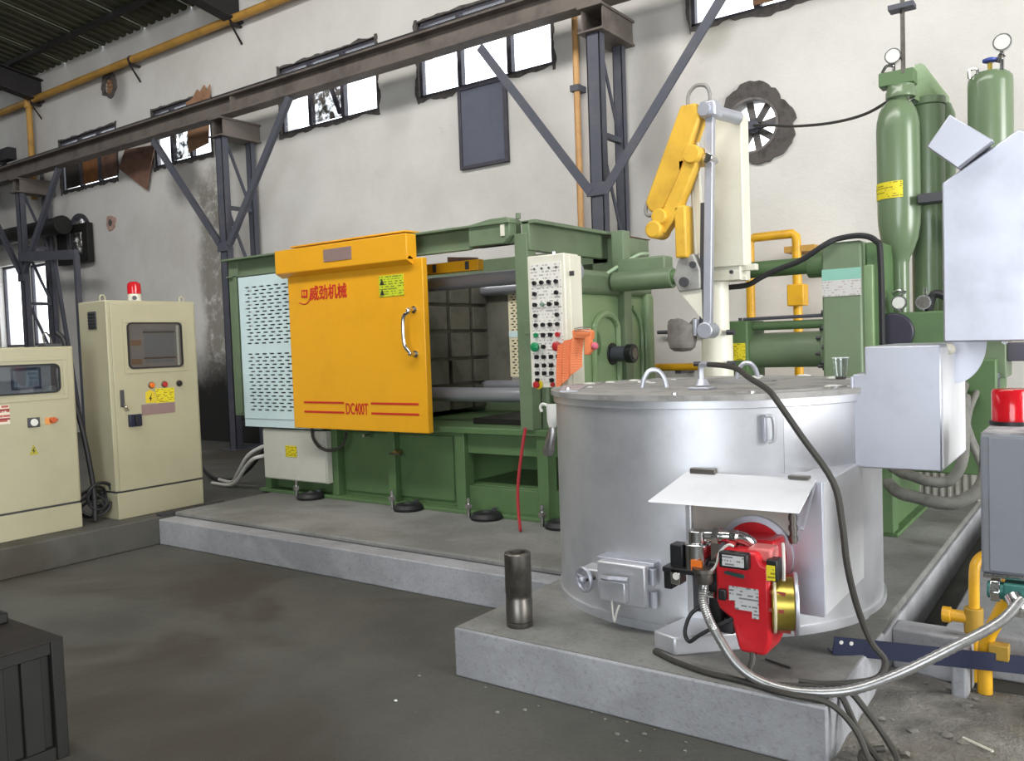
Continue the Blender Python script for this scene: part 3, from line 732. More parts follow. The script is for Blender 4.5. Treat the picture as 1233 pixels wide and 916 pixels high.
XA = -6.4
c1 = thing('control_cabinet', 'shorter cream cabinet at the left edge with wide dark screen window', 'cabinet', (XA-.21, 2.9, S0))
MB().box(XA-.42, XA-.012, 2.5, 3.27, .42, 1.59).build('body', CREAM, c1, bevel=.008)
MB().box(XA-.012, XA, 2.52, 3.255, .42, 1.575).build('door', CREAM, c1, bevel=.005)
MB().box(XA-.41, XA-.004, 2.51, 3.265, S0, .405).build('plinth_base', CREAM, c1, bevel=.006)
MB().box(XA-.415, XA-.02, 2.515, 3.26, .405, .42).build('shadow_gap', DGREY, c1)
frame_yz(XA, XA+.006, 2.6, 3.208, 1.2, 1.52, .03).build('window_frame', CREAM, c1, bevel=.002)
rounded_ring(XA, XA+.012, 2.68, 3.156, 1.25, 1.466, .045, .012).build('rubber_seal', BLACK, c1)
m = MB(); m.yz(rounded(2.69, 3.146, 1.26, 1.456, .04), XA+.0005, XA+.002); m.build('inner_panel', BEZEL, c1, smooth=False)
MB().box(XA+.002, XA+.005, 2.81, 3.02, 1.285, 1.442).build('screen_bezel', M('navy_screen_bezel', '#343a52', .4), c1, bevel=.001)
MB().box(XA+.005, XA+.0065, 2.83, 3.0, 1.305, 1.42).build('screen', SCREEN, c1)
MB().box(XA+.002, XA+.004, 3.09, 3.14, 1.27, 1.45).build('dark_end_panel', M('mauve_dark_panel', '#5f5150', .5), c1)
m = MB(); m.yz(rounded(2.69, 3.146, 1.26, 1.456, .04), XA+.0075, XA+.009); m.build('window_glass', GLASS_C, c1, smooth=False)
MB().box(XA, XA+.012, 2.907, 2.99, 1.01, 1.08).build('meter_frame', DGREY, c1, bevel=.003)
MB().cyl((XA+.012, 2.948, 1.045), (XA+.02, 2.948, 1.045), .027, 16).build('meter_knob', GAUGE, c1, bevel=.003)
MB().box(XA, XA+.003, 3.03, 3.08, 1.02, 1.07).build('switch_label', M('orange_label', '#d9924a', .5), c1)
MB().cyl((XA+.003, 3.08, 1.05), (XA+.035, 3.08, 1.05), .022, 14).build('stop_button', M('orange_red_button', '#c2572c', .4), c1, bevel=.005)
MB().box(XA, XA+.012, 3.1, 3.118, 1.042, 1.058).build('button_lever', REDK, c1)
m = MB(); m.yz([(2.908, .812), (2.97, .812), (2.939, .885)], XA, XA+.003); m.build('warning_triangle', M('olive_sticker', '#a8a030', .5), c1)
m = MB(); m.yz([(2.935, .82), (2.948, .84), (2.939, .842), (2.945, .868), (2.927, .838), (2.936, .836)], XA+.003, XA+.0045); m.build('flash_mark', BPRINT, c1)
MB().box(XA, XA+.003, 2.62, 2.79, 1.05, 1.186).build('notice_plate', print_mat('pale_notice_print', '#d8cdbb', '#b05a50', 30, 20, .45), c1, label='pale notice with red print')
for z in (1.145, 1.08): MB().box(XA+.003, XA+.0045, 2.62, 2.79, z, z+.014).build('notice_stripe', M('dark_red_stripe', '#8c2f33', .5), c1)

# dark things between the two cabinets
cb = thing('cable_coil', 'heap of coiled black cables on the slab between the two cabinets', 'cable', (-6.6, 3.4, S0))
for i in range(7):
    r = .075+.016*(i % 3); cx, cy, cz = -6.52+.015*(i % 2), 3.4+.01*i, S0+.1+.022*i
    MB().tube([(cx+.05*math.cos(a*.7+i), cy+r*math.cos(a), cz+r*math.sin(a)*.9) for a in [2*PI*j/10 for j in range(11)]], .011, 7, 3).build('cable_turn', BLACK, cb)
tag(MB().tube([(-6.46, 3.39, S0+.02), (-6.48, 3.4, .5), (-6.5, 3.36, .9), (-6.6, 3.33, 1.3), (-6.65, 3.33, 1.62), (-6.7, 3.3, 1.7)], .02, 8).build('black_conduit', BLACK),
    'black flexible conduit climbing behind the shorter cabinet', 'conduit')
pc = thing('cable_socket', 'small dark socket with a looped hook on top of the shorter cabinet', 'socket', (-6.62, 3.2, 1.59))
MB().box(-6.68, -6.56, 3.14, 3.27, 1.59, 1.615).build('socket_body', DGREY, pc, bevel=.006)
MB().tube([(-6.62, 3.17, 1.61), (-6.62, 3.16, 1.67), (-6.62, 3.18, 1.7), (-6.62, 3.21, 1.66), (-6.62, 3.22, 1.61)], .007, 6).build('hook', STEEL, pc)
MB().box(-6.26, -6.19, 3.78, 4.37, S0+.003, S0+.02).build('grating_base', DGREY).name = 'steel_grating'
gt = bpy.data.objects['steel_grating']; tag(gt, 'narrow strip of patterned steel grating at the foot of the beacon cabinet', 'grating')
for i in range(14):
    y = 3.8+i*.041
    MB().bar((-6.255, y, S0+.023), (-6.195, y+.03, S0+.023), .008, .006).build('grating_rib', STEEL, gt)

# ================================================================ DIE CASTING MACHINE
mc = thing('die_casting_machine', 'large green die casting machine with yellow sliding door and shot frame', 'machine', (-4.3, 5.7, .236))
P0 = .236
YFm, YB = 4.9, 6.5
# bed
b = MB(); b.box(-6.35, -4.06, 4.98, 6.45, .26, .84); b.box(-4.06, -3.23, 5.75, 6.45, .26, .84); b.box(-3.23, -1.15, 5.55, 6.45, .26, .80)
b.box(-4.06, -3.23, 4.98, 5.75, .68, .84); b.box(-4.06, -3.23, 4.98, 5.75, .26, .445)
b.build('bed', GREEN_D, mc, bevel=.006)
for x in (-6.32, -5.44, -4.78): MB().box(x, x+.08, 4.9, 4.99, .26, .84).build('bed_rib', GREEN_D, mc, bevel=.005)
for x in (-4.06, -3.32): MB().box(x, x+.09, 4.88, 4.99, .26, .845).build('bed_rib', GREEN_D, mc, bevel=.005)
MB().box(-3.98, -3.32, 4.93, 4.985, .685, .838).build('recess_lintel', GREEN_D, mc, bevel=.004)
MB().box(-3.98, -3.32, 4.93, 4.985, .262, .44).build('recess_sill', GREEN_D, mc, bevel=.004)
MB().box(-6.36, -3.1, 4.86, 6.46, .84, .885).build('bed_top_plate', GREEN_D, mc, bevel=.005)
MB().box(-6.36, -3.0, 4.86, 6.46, .236, .262).build('bed_foot_flange', GREEN_D, mc, bevel=.004)
MB().box(-3.0, -1.1, 5.48, 6.46, .236, .262).build('bed_foot_flange', GREEN_D, mc, bevel=.004)
MB().box(-4.7, -4.15, 4.965, 4.985, .3, .8).build('access_panel', GREEN_D, mc, bevel=.004)
MB().box(-5.34, -4.82, 4.965, 4.985, .3, .8).build('access_panel', GREEN_D, mc, bevel=.004)
v = MB().cyl((-4.68, 4.94, .66), (-4.68, 4.88, .66), .02, 10).build('drain_valve', M('brass_valve', '#a58a5a', .35, .8), mc)
MB().bar((-4.74, 4.885, .65), (-4.62, 4.885, .65), .014, .014).build('valve_lever', STEEL, v)
MB().cyl((-4.97, 4.9, .79), (-4.97, 4.83, .79), .014, 10).build('oil_cup', CHROME, mc)
# levelling feet
for x in (-5.6, -4.48, -3.72, -3.08):
    f = MB().lathe((x, 4.8, P0), (0, 0, 1), [(.115, 0), (.12, .02), (.1, .045), (.05, .052)], 22).build('levelling_pad', BLACK, mc)
    MB().lathe((x, 4.8, P0+.03), (0, 0, 1), [(.035, 0), (.04, .02), (.0, .04)], 14).build('pad_cap', DGREY, f)
    MB().cyl((x-.13, 4.76, P0), (x-.13, 4.76, P0+.15), .015, 10).build('jack_bolt', CHROME, f)
    MB().cyl((x-.13, 4.76, P0+.07), (x-.13, 4.76, P0+.105), .03, 6).build('bolt_nut', CHROME, f)
    MB().cyl((x+.02, 4.87, P0+.026), (x+.02, 4.87, P0+.07), .02, 6).build('bolt_nut', DGREY, f)
# guard frame
def fbar(*a, name='frame_rail', mat=GREEN, bv=.004): return MB().box(*a).build(name, mat, mc, bevel=bv)
fbar(-6.63, -6.5, 4.84, 4.96, .92, 2.33, name='frame_post')
fbar(-6.54, -6.49, 4.815, 4.84, .95, 2.2, name='frame_post')
fbar(-6.64, -3.42, 4.86, 4.93, 2.19, 2.33)
fbar(-6.66, -3.42, 4.78, 4.94, 2.325, 2.342, name='rail_flange', bv=.003)
fbar(-6.64, -3.8, 4.815, 4.86, 2.175, 2.19, name='rail_flange', bv=.003)
MB().xz([(-3.79, 2.19), (-3.48, 2.19), (-3.43, 2.24), (-3.43, 2.35), (-3.46, 2.37), (-3.6, 2.37), (-3.79, 2.345)], 4.8, 4.95).build('rail_end_box', GREEN, mc, bevel=.006)
MB().box(-3.5, -3.47, 4.79, 4.8, 2.24, 2.32).build('latch_bracket', CREAM_L, mc)
MB().cyl((-3.42, 4.9, 2.36), (-3.42, 4.9, 2.4), .018, 8).build('end_bolt', GREEN, mc)
fbar(-3.42, -3.315, 4.84, 4.95, .885, 2.25, name='frame_post')
fbar(-3.36, -3.3, 4.85, 5.95, 2.13, 2.33); fbar(-3.37, -3.24, 4.85, 5.95, 2.31, 2.335, name='rail_flange', bv=.003)
fbar(-3.2, -3.1, 5.83, 5.95, .885, 2.33, name='frame_post')
fbar(-6.6, -3.3, 6.18, 6.24, 2.06, 2.26); fbar(-6.6, -6.5, 4.95, 6.2, 2.2, 2.33); fbar(-6.6, -6.5, 6.15, 6.25, .88, 2.26, name='frame_post')
fbar(-6.6, -3.3, 6.18, 6.22, .885, 1.0)
# pale blue perforated panel with real slots
holes = []
zt = 2.075
for blk, rows in enumerate((17, 17)):
    for r in range(rows):
        z = zt-r*.031-(.0 if blk == 0 else 17*.031+.065)
        for c in range(8):
            x = -6.355+c*.1+(.03 if r % 2 else 0)
            holes.append((round(x, 4), round(x+.062, 4), round(z-.0125, 4), round(z, 4)))
pp_ = MB(); pp_.plate(-6.44, -5.42, .83, 2.165, 4.8, 4.812, holes); pp = pp_.build('perforated_panel', LBLUE, mc, smooth=False)
MB().box(-6.44, -5.42, 4.795, 4.8, .9, .903).build('panel_fold', GREYP, pp)
MB().box(-6.44, -5.4, 4.95, 4.96, .9, 2.15).build('panel_backing', BLACK_P, mc)
# yellow sliding door
dr = MB().box(-5.595, -4.112, 4.655, 4.71, .855, 2.14).build('sliding_door', YELLOW, mc, bevel=.006)
MB().xz([(-5.665, 2.128), (-4.2, 2.128), (-4.2, 2.318), (-5.665, 2.318)], 4.59, 4.7).build('door_hood', YELLOW, dr, bevel=.006)
b = MB(); b.prism([(-5.66, 4.59, 2.128), (-4.2, 4.59, 2.128), (-4.2, 4.656, 2.095), (-5.66, 4.656, 2.095)], (0, .03, .03)); b.build('hood_lip', YELLOW, dr)
MB().box(-5.6, -4.3, 4.7, 4.86, 2.345, 2.36).build('door_carriage', YELLOW, dr, bevel=.006)
MB().box(-5.073, -4.765, 4.584, 4.59, 2.179, 2.276).build('name_plate', MAUVE, dr, bevel=.001, label='mauve name plate on the door hood')
hd = MB().tube([(-4.205, 4.655, 1.765), (-4.205, 4.59, 1.765), (-4.205, 4.585, 1.745), (-4.245, 4.575, 1.7), (-4.245, 4.575, 1.52), (-4.205, 4.585, 1.455), (-4.205, 4.59, 1.44), (-4.205, 4.655, 1.44)], .015, 10, 4).build('door_handle', CHROME, dr, label='polished chrome door handle')
for z in (1.765, 1.44): MB().cyl((-4.205, 4.655, z), (-4.205, 4.645, z), .026, 14).build('handle_rose', CHROME, dr)
writing('威劲机械', .125, (-5.33, 4.654, 1.905), '-Y', RPRINT, dr, sx=.86, font_off=.002)
m = MB()
m.tube([(-5.455, 4.653, 1.885), (-5.4, 4.653, 1.87), (-5.35, 4.653, 1.885), (-5.325, 4.653, 1.93), (-5.315, 4.653, 1.99)], .0045, 5, 5)
m.xz([(-5.43, 1.925), (-5.36, 1.92), (-5.355, 1.985), (-5.425, 1.985)], 4.651, 4.655)
m.build('emblem', RPRINT, dr)
for a in ((-5.415, -5.4, 1.938, 1.972), (-5.388, -5.372, 1.938, 1.972)): MB().box(a[0], a[1], 4.649, 4.651, a[2], a[3]).build('emblem_gap', YELLOW, dr)
for x0, x1 in ((-5.46, -4.99), (-4.69, -4.2)):
    for z in (1.062, .985): MB().box(x0, x1, 4.652, 4.655, z, z+.016).build('red_stripe', RPRINT, dr)
writing('DC400T', .125, (-4.972, 4.654, .982), '-Y', RPRINT, dr, sx=.56, font_off=.0015)
MB().box(-4.55, -4.3, 4.651, 4.655, 1.876, 2.035).build('warning_label', LABEL_G, dr, label='yellow-green warning label')
for z in (1.965, 1.888):
    m = MB(); m.xz([(-4.54, z), (-4.495, z), (-4.5175, z+.045)], 4.648, 4.651); m.build('warning_triangle', BPRINT, dr)
MB().box(-4.42, -3.86, 4.99, 5.06, 2.045, 2.125).build('inner_guard_bar', YELLOW, mc, bevel=.006)
MB().xz([(-4.16, 2.125), (-3.9, 2.125), (-3.9, 2.14), (-4.16, 2.165)], 5.0, 5.05).build('guard_bracket', RUST, mc)
for x in (-4.3, -3.98): MB().box(x, x+.035, 4.985, 4.99, 2.055, 2.115).build('guard_slot', DGREY, mc)
# tie bars, platens
for y in (5.18, 6.2):
    for z in (1.985, 1.105):
        MB().cyl((-5.9, y, z), (-3.1, y, z), .056, 22).build('tie_bar', TIEBAR, mc)
b = MB().box(-5.35, -4.78, 5.02, 6.42, .93, 2.06).build('moving_platen', PLATEN, mc, bevel=.01)
gy = [5.36, 5.7, 6.04]; gz = [1.1, 1.38, 1.66, 1.94]
cells = []
ys = [5.02, 5.34, 5.39, 5.66, 5.71, 5.98, 6.03, 6.3, 6.35, 6.42]; zs = [.93, 1.13, 1.16, 1.36, 1.39, 1.6, 1.63, 1.83, 1.86, 2.06]
for i in range(0, len(ys), 2):
    for j in range(0, len(zs), 2):
        MB().box(-4.78, -4.74, ys[i], ys[i+1], zs[j], zs[j+1]).build('platen_pad', PLATEN, b, bevel=.004)
MB().box(-6.2, -5.7, 5.02, 6.42, .93, 2.06).build('rear_platen', GREEN, mc, bevel=.01)
MB().bar((-5.7, 5.7, 1.5), (-5.35, 5.7, 1.5), .5, .5).build('toggle_block', PLATEN, mc, bevel=.01)
# perforated cream strip
holes = []
for r in range(30):
    if 13 <= r <= 15: continue
    for c in range(3):
        x = -4.475+c*.055+(.02 if r % 2 else 0); z = 1.215+r*.0245
        holes.append((round(x, 4), round(x+.03, 4), round(z, 4), round(z+.011, 4)))
ps = MB(); ps.plate(-4.5, -4.31, 1.19, 1.965, 6.24, 6.25, holes)
ps = ps.build('perforated_strip', M('cream_perforated_paint', '#e2d8b8', .5, 0, '#c7bb98', .3, 6), mc, smooth=False)
MB().box(-4.49, -4.32, 6.255, 6.26, 1.2, 1.955).build('strip_backing', BLACK_P, ps)
MB().box(-4.5, -4.31, 6.236, 6.24, 1.545, 1.6).build('blue_band', LBLUE, ps, label='pale blue band')
MB().box(-4.95, -4.5, 6.24, 6.26, 1.0, 2.1).build('inner_rear_panel', PLATEN, mc)
MB().box(-4.05, -3.45, 5.1, 6.2, .885, .93).build('drip_tray', DARKBOX, mc, bevel=.004)
# fixed platen: big ribbed casting
fp = MB().box(-3.5, -3.27, 4.98, 6.4, .84, 2.02).build('fixed_platen', GREEN, mc, bevel=.02)
MB().box(-3.3, -3.16, 5.05, 6.33, .84, 1.86).build('platen_body', GREEN_L, fp, bevel=.05)
MB().box(-3.4, -3.12, 5.0, 6.38, 1.83, 2.01).build('platen_shoulder', GREEN, fp, bevel=.045)
MB().box(-3.45, -3.15, 5.95, 6.38, 2.0, 2.30).build('platen_head', GREEN, fp, bevel=.015)
MB().box(-3.75, -3.3, 5.95, 6.0, 2.1, 2.26).build('head_plate', GREEN, fp, bevel=.006)
MB().box(-3.75, -3.15, 5.93, 6.4, 2.3, 2.306).build('head_rust_edge', RUST, fp)
MB().box(-3.2, -3.11, 6.24, 6.37, .84, 1.86).build('casting_rib', GREEN_L, fp, bevel=.03)
MB().box(-3.2, -3.11, 4.99, 5.12, .84, 1.86).build('casting_rib', GREEN_L, fp, bevel=.03)
m = MB(); m.tube([(-3.15, 5.42, .9), (-3.15, 5.43, 1.5), (-3.15, 5.46, 1.62), (-3.15, 5.56, 1.68), (-3.15, 5.68, 1.68), (-3.15, 5.78, 1.62), (-3.15, 5.8, 1.5), (-3.15, 5.8, .95)], .025, 8); m.build('arch_rim', GREEN_L, fp)
m = MB(); m.sphere((-3.158, 5.5, 1.47), .09, 16, 8, (.06, .55, 1.)); m.build('dark_opening', GREEN_D, fp)
m = MB(); m.tube([(-3.15, 6.18, .9), (-3.15, 6.2, 1.4), (-3.15, 6.18, 1.62), (-3.15, 6.05, 1.75)], .014, 8); m.build('cast_ridge', CREAM_L if False else GREEN_L, fp)
sl = MB().cyl((-3.2, 5.72, 1.385), (-2.98, 5.72, 1.385), .058, 20).build('shot_sleeve', STEEL_D, fp, bevel=.004)
MB().cyl((-3.03, 5.72, 1.385), (-2.97, 5.72, 1.385), .072, 20).build('sleeve_collar', BLACK_P, sl, bevel=.006)
MB().cyl((-2.97, 5.72, 1.385), (-2.965, 5.72, 1.385), .042, 18).build('sleeve_bore', STEEL, sl)
MB().cyl((-3.2, 5.72, 1.385), (-3.15, 5.72, 1.385), .085, 20).build('sleeve_flange', BLACK_P, sl, bevel=.006)
for y, z in ((5.2, 2.03), (5.4, 2.04)): MB().cyl((-3.25, y, z), (-3.25, y, z+.05), .02, 6).build('top_bolt', DGREY, fp)
MB().tube([(-3.15, 5.62, 1.98), (-3.12, 5.72, 2.03), (-3.1, 5.9, 2.1), (-3.1, 6.1, 2.16), (-3.12, 6.3, 2.18)], .013, 7).build('oil_pipe', M('pale_green_pipe', '#a9c0a0', .4), fp)
MB().box(-3.12, -2.72, 5.75, 5.9, 1.95, 2.1).build('upper_lug', GREEN, fp, bevel=.012)
# shot unit
MB().cyl((-3.1, 5.68, 1.925), (-2.62, 5.68, 1.925), .075, 20).build('shot_bar_sleeve', GREEN, mc, bevel=.006)
MB().cyl((-2.62, 5.68, 1.93), (-1.5, 5.68, 1.935), .055, 20).build('shot_tie_bar', GREEN_D, mc)
MB().cyl((-1.66, 5.68, 1.935), (-1.5, 5.68, 1.935), .085, 20).build('tie_bar_nut', GREEN_D, mc, bevel=.008)
MB().cyl((-2.1, 5.68, 1.55), (-1.5, 5.68, 1.55), .03, 14).build('guide_bar', GREEN_D, mc)
MB().tube([(-2.1, 5.66, 1.6), (-1.5, 5.66, 1.605)], .012, 7, smooth=False).build('grease_pipe', STEEL_D, mc)
sc_ = MB().cyl((-2.08, 5.72, 1.385), (-1.5, 5.72, 1.385), .118, 24).build('shot_cylinder', GREEN, mc, bevel=.01)
MB().cyl((-1.57, 5.72, 1.385), (-1.5, 5.72, 1.385), .15, 24).build('cylinder_flange', GREEN, sc_, bevel=.008)
for i in range(8):
    a = 2*PI*i/8+.2; MB().cyl((-1.6, 5.72+.133*math.cos(a), 1.385+.133*math.sin(a)), (-1.57, 5.72+.133*math.cos(a), 1.385+.133*math.sin(a)), .014, 6).build('flange_bolt', DGREY, sc_)
hb = MB().box(-2.3, -2.04, 5.56, 5.9, 1.2, 1.59).build('head_block', GREEN_D, mc, bevel=.008)
MB().box(-2.2, -2.055, 5.553, 5.56, 1.325, 1.44).build('warning_label', LABEL_Y, hb, label='yellow warning label')
for x in (-2.24, -2.1): MB().cyl((x, 5.6, 1.59), (x, 5.6, 1.61), .014, 6).build('block_bolt', DGREY, hb)
cf = MB().box(-1.53, -1.29, 5.5, 6.1, .262, 2.05).build('shot_frame_column', GREEN, mc, bevel=.014)
MB().box(-1.29, -1.2, 5.6, 6.05, .262, 2.04).build('column_web', GREEN_D, cf, bevel=.01)
MB().box(-1.3, -1.24, 5.56, 5.62, 1.3, 1.9).build('column_channel', GREEN_L, cf, bevel=.005)
MB().box(-1.526, -1.294, 5.494, 5.5, 1.715, 1.815).build('data_plate', LABEL_O, cf, label='white data plate')
MB().box(-1.527, -1.293, 5.495, 5.5, 1.815, 1.885).build('teal_band', M('teal_band_paint', '#86b8a8', .4), cf, label='pale teal band')
for z in (1.3, 1.62, 1.52, 1.4): MB().cyl((-1.55, 5.56, z), (-1.53, 5.56, z), .017, 6).build('column_bolt', DGREY, cf)
MB().box(-1.36, -1.12, 5.45, 5.6, .262, .95).build('column_foot', GREEN_D, cf, bevel=.006)
vb = MB().box(-1.2, -.84, 5.7, 6.2, 1.3, 1.6).build('valve_block', GREEN_D, mc, bevel=.01)
MB().cyl((-1.15, 5.7, 1.48), (-1.15, 5.66, 1.48), .12, 24).build('pump_cover', M('violet_black_cover', '#2f2c3c', .45), vb, bevel=.012)
for x, z in ((-1.12, 1.66), (-.98, 1.655)):
    MB().cyl((x, 5.72, z), (x, 5.69, z), .045, 18).build('pressure_gauge', CHROME, vb)
    MB().cyl((x, 5.69, z), (x, 5.687, z), .036, 18).build('gauge_dial', GAUGE if x < -1.05 else STEEL, vb)
    MB().cyl((x, 5.75, 1.6), (x, 5.75, z+.09), .012, 8).build('gauge_stem', CHROME, vb)
MB().tube([(-1.16, 5.7, 1.72), (-1.12, 5.69, 1.735), (-1.08, 5.7, 1.72)], .01, 7).build('fitting_lever', CHROME, vb)
MB().tube([(-.96, 5.74, 1.6), (-.93, 5.74, 1.7), (-.86, 5.74, 1.68), (-.8, 5.74, 1.6)], .025, 8).build('elbow_hose', BLACK, vb)
MB().box(-1.2, -.6, 5.75, 6.3, .6, 1.3).build('manifold_body', GREEN_D, vb, bevel=.01)
mv = MB().box(-.78, -.56, 5.85, 6.2, 1.18, 1.5).build('rear_manifold', GREEN, mc, bevel=.008)
MB().box(-.56, -.3, 5.9, 6.1, 1.28, 1.39).build('solenoid_coil', M('violet_grey_coil', '#57535f', .5), mv, bevel=.006)
for x in (-.66, -.6, -.56): MB().cyl((x, 5.84, 1.2+.1*((x*100) % 2)), (x, 5.8, 1.2+.1*((x*100) % 2)), .018, 8).build('chrome_fitting', CHROME, mv)
for x in (-.82, -.74, -.66): MB().box(x, x+.065, 5.8, 5.9, 1.1, 1.2).build('hydraulic_union', DGREY, mv, bevel=.006)
MB().tube([(-2.126, 5.45, 1.814), (-1.99, 5.45, 1.821), (-1.889, 5.45, 1.868), (-1.77, 5.45, 1.912), (-1.637, 5.45, 1.954), (-1.494, 5.45, 2.035), (-1.419, 5.48, 2.068), (-1.286, 5.48, 2.074), (-1.205, 5.5, 2.035), (-1.18, 5.5, 1.934), (-1.18, 5.52, 1.3)], .018, 8).build('hydraulic_hose', BLACK, mc, label='black hydraulic hose over the shot frame')
# control pendant
cp = MB().box(-3.118, -2.835, 4.55, 4.72, 1.2, 2.05).build('control_panel', CREAM_L, mc, bevel=.008, label='cream push button control panel')
MB().box(-2.86, -2.826, 4.6, 4.74, 1.2, 2.04).build('panel_side', CREAM_L, cp, bevel=.004)
MB().box(-3.09, -2.862, 4.546, 4.55, 1.24, 2.0).build('legend_plate', LABEL_W, cp, label='white legend plate')
MB().box(-2.822, -2.79, 4.582, 4.59, 1.905, 1.935).build('side_latch', DGREY, cp)
MB().cyl((-2.96, 4.62, 2.05), (-2.96, 4.62, 2.07), .018, 10).build('top_bolt', CHROME, cp)
MB().box(-3.3, -3.0, 4.75, 4.85, 1.55, 1.65).build('panel_bracket', GREEN, cp, bevel=.004)
MB().box(-3.05, -2.95, 4.7, 4.82, 1.5, 1.72).build('panel_bracket', GREEN, cp, bevel=.004)
cols = (-3.06, -3.005, -2.95, -2.895)
rows = [(1.965, '....'), (1.875, 'bbbb'), (1.805, 'b--b'), (1.735, 'sgss'), (1.665, 'b--b'), (1.605, 'bbbb'), (1.54, 'GssR'), (1.465, 'Ms-N'), (1.4, 'ssss'), (1.345, 'sssb'), (1.295, 'sss-'), (1.25, 's-s-')]
rows = [(z+.0, r) for z, r in rows]
for z, r in rows:
    for x, ch in zip(cols, r):
        if ch == '-': continue
        y = 4.546
        if ch == '.': MB().cyl((x, y, z), (x, y-.006, z), .007, 8).build('indicator_lamp', DGREY, cp)
        elif ch == 'b': MB().cyl((x, y, z), (x, y-.018, z), .0135, 12).build('push_button', BLACK_P, cp)
        elif ch == 's': 
            k_ = MB().cyl((x, y, z), (x, y-.012, z), .0135, 12); k_.box(x-.005, x+.005, y-.03, y-.01, z-.013, z+.013); k_.build('selector_switch', BLACK_P, cp)
        elif ch == 'g': MB().cyl((x, y, z), (x, y-.018, z), .0135, 12).build('push_button', M('grey_green_button', '#7f9a88', .4), cp)
        elif ch in 'GR': MB().cyl((x, y, z), (x, y-.018, z), .0155, 12).build('push_button', GREENK if ch == 'G' else REDK, cp)
        elif ch in 'MN':
            MB().lathe((x, y, z), (0, -1, 0), [(.018, 0), (.018, .02), (.031, .022), (.031, .034), (.02, .042), (.001, .043)], 18).build('mushroom_button', GREENK if ch == 'M' else REDK, cp)
MB().cyl((-3.055, 4.546, 1.222-.0), (-3.055, 4.54, 1.222), .03, 18).build('stop_collar', YELK, cp)
MB().lathe((-3.06, 4.54, 1.222), (0, -1, 0), [(.012, 0), (.012, .012), (.022, .014), (.022, .026), (.001, .03)], 16).build('stop_button', REDK, cp)
MB().cyl((-2.945, 4.546, 1.222), (-2.945, 4.53, 1.222), .014, 12).build('push_button', REDK, cp)
MB().cyl((-2.9, 4.546, 1.222), (-2.9, 4.53, 1.222), .016, 12).build('push_button', GREENK, cp)

# orange mesh guard hanging on the panel corner
og = thing('orange_mesh_bag', 'folded orange mesh bag hooked on the lower right corner of the control panel', 'bag', (-2.75, 4.48, 1.2))
b = MB()
fold = ((-2.893, 4.50, 1.45, 1.21), (-2.868, 4.455, 1.475, 1.205), (-2.842, 4.475, 1.485, 1.222), (-2.815, 4.445, 1.5, 1.235), (-2.785, 4.47, 1.505, 1.262), (-2.755, 4.445, 1.515, 1.285), (-2.725, 4.48, 1.52, 1.31), (-2.7, 4.5, 1.525, 1.335))
for x, y, zt_, zb in fold: b.v += [(x, y, zb), (x, y+.01, (zb+zt_)/2), (x+.012, y+.02, zt_)]
b.f = [(3*i+k, 3*i+3+k, 3*i+4+k, 3*i+1+k) for i in range(len(fold)-1) for k in range(2)]
o = b.build('mesh_cloth', ORANGE, og, smooth=False); sm = o.modifiers.new('thick', 'SOLIDIFY'); sm.thickness = .006
def netting(n):
    m, nt, p = nodes(n); p.inputs['Roughness'].default_value = .7
    ck = nt.nodes.new('ShaderNodeTexChecker'); ck.inputs['Scale'].default_value = 130
    ck.inputs['Color1'].default_value = lin('#f09566'); ck.inputs['Color2'].default_value = lin('#dc6f40')
    nt.links.new(pos(nt), ck.inputs['Vector']); nt.links.new(ck.outputs['Color'], p.inputs['Base Color']); return m
o.data.materials[0] = netting('orange_netting')
b = MB(); b.prism([(-2.745, 4.47, 1.51), (-2.62, 4.48, 1.5), (-2.615, 4.48, 1.55), (-2.65, 4.48, 1.568), (-2.75, 4.47, 1.562)], (0, .05, 0)); b.build('folded_flap', ORANGE, og, bevel=.008)
b = MB(); b.prism([(-2.66, 4.47, 1.52), (-2.62, 4.47, 1.52), (-2.615, 4.47, 1.43), (-2.64, 4.47, 1.405), (-2.668, 4.47, 1.41)], (0, .035, 0)); b.build('hanging_strap', ORANGE, og, bevel=.006)
MB().sphere((-2.6, 4.49, 1.46), .024, 10, 6).build('pink_knob', M('pink_plastic', '#d76a7c', .5), og)
for i in range(3): MB().tube([(-2.72, 4.455, 1.553+.008*i), (-2.66, 4.445, 1.556+.01*i), (-2.61, 4.46, 1.55+.012*i)], .0025, 5).build('tie_wire', CHROME, og)
tag(MB().tube([(-3.21, 4.6, .93), (-3.235, 4.59, .8), (-3.272, 4.58, .566), (-3.272, 4.57, .4), (-3.255, 4.56, .262), (-3.262, 4.57, .245)], .011, 7).build('red_cord', REDCORD), 'thin red cord hanging down the front of the green machine bed', 'cord')
fo = thing('foil_sleeve', 'crumpled white foil sleeve dangling beside the left rim of the furnace', 'foil', (-2.93, 4.5, .76))
rnd = random.Random(3)
def crumple(prof, c, n=10, j=.25):
    b = MB()
    for z, r, dx in prof:
        b.v += [(c[0]+dx+r*(1+j*(rnd.random()-.5))*math.cos(2*PI*i/n), c[1]+r*.6*(1+j*(rnd.random()-.5))*math.sin(2*PI*i/n), z) for i in range(n)]
    m = len(prof); b.f = [(i*n+k, i*n+(k+1) % n, (i+1)*n+(k+1) % n, (i+1)*n+k) for i in range(m-1) for k in range(n)]+[tuple(reversed(range(n))), tuple((m-1)*n+k for k in range(n))]
    return b
crumple([(1.1, .045, .0), (1.04, .05, .005), (.99, .04, 0), (.95, .022, -.01)], (-2.925, 4.5)).build('white_bag', ASH, fo)
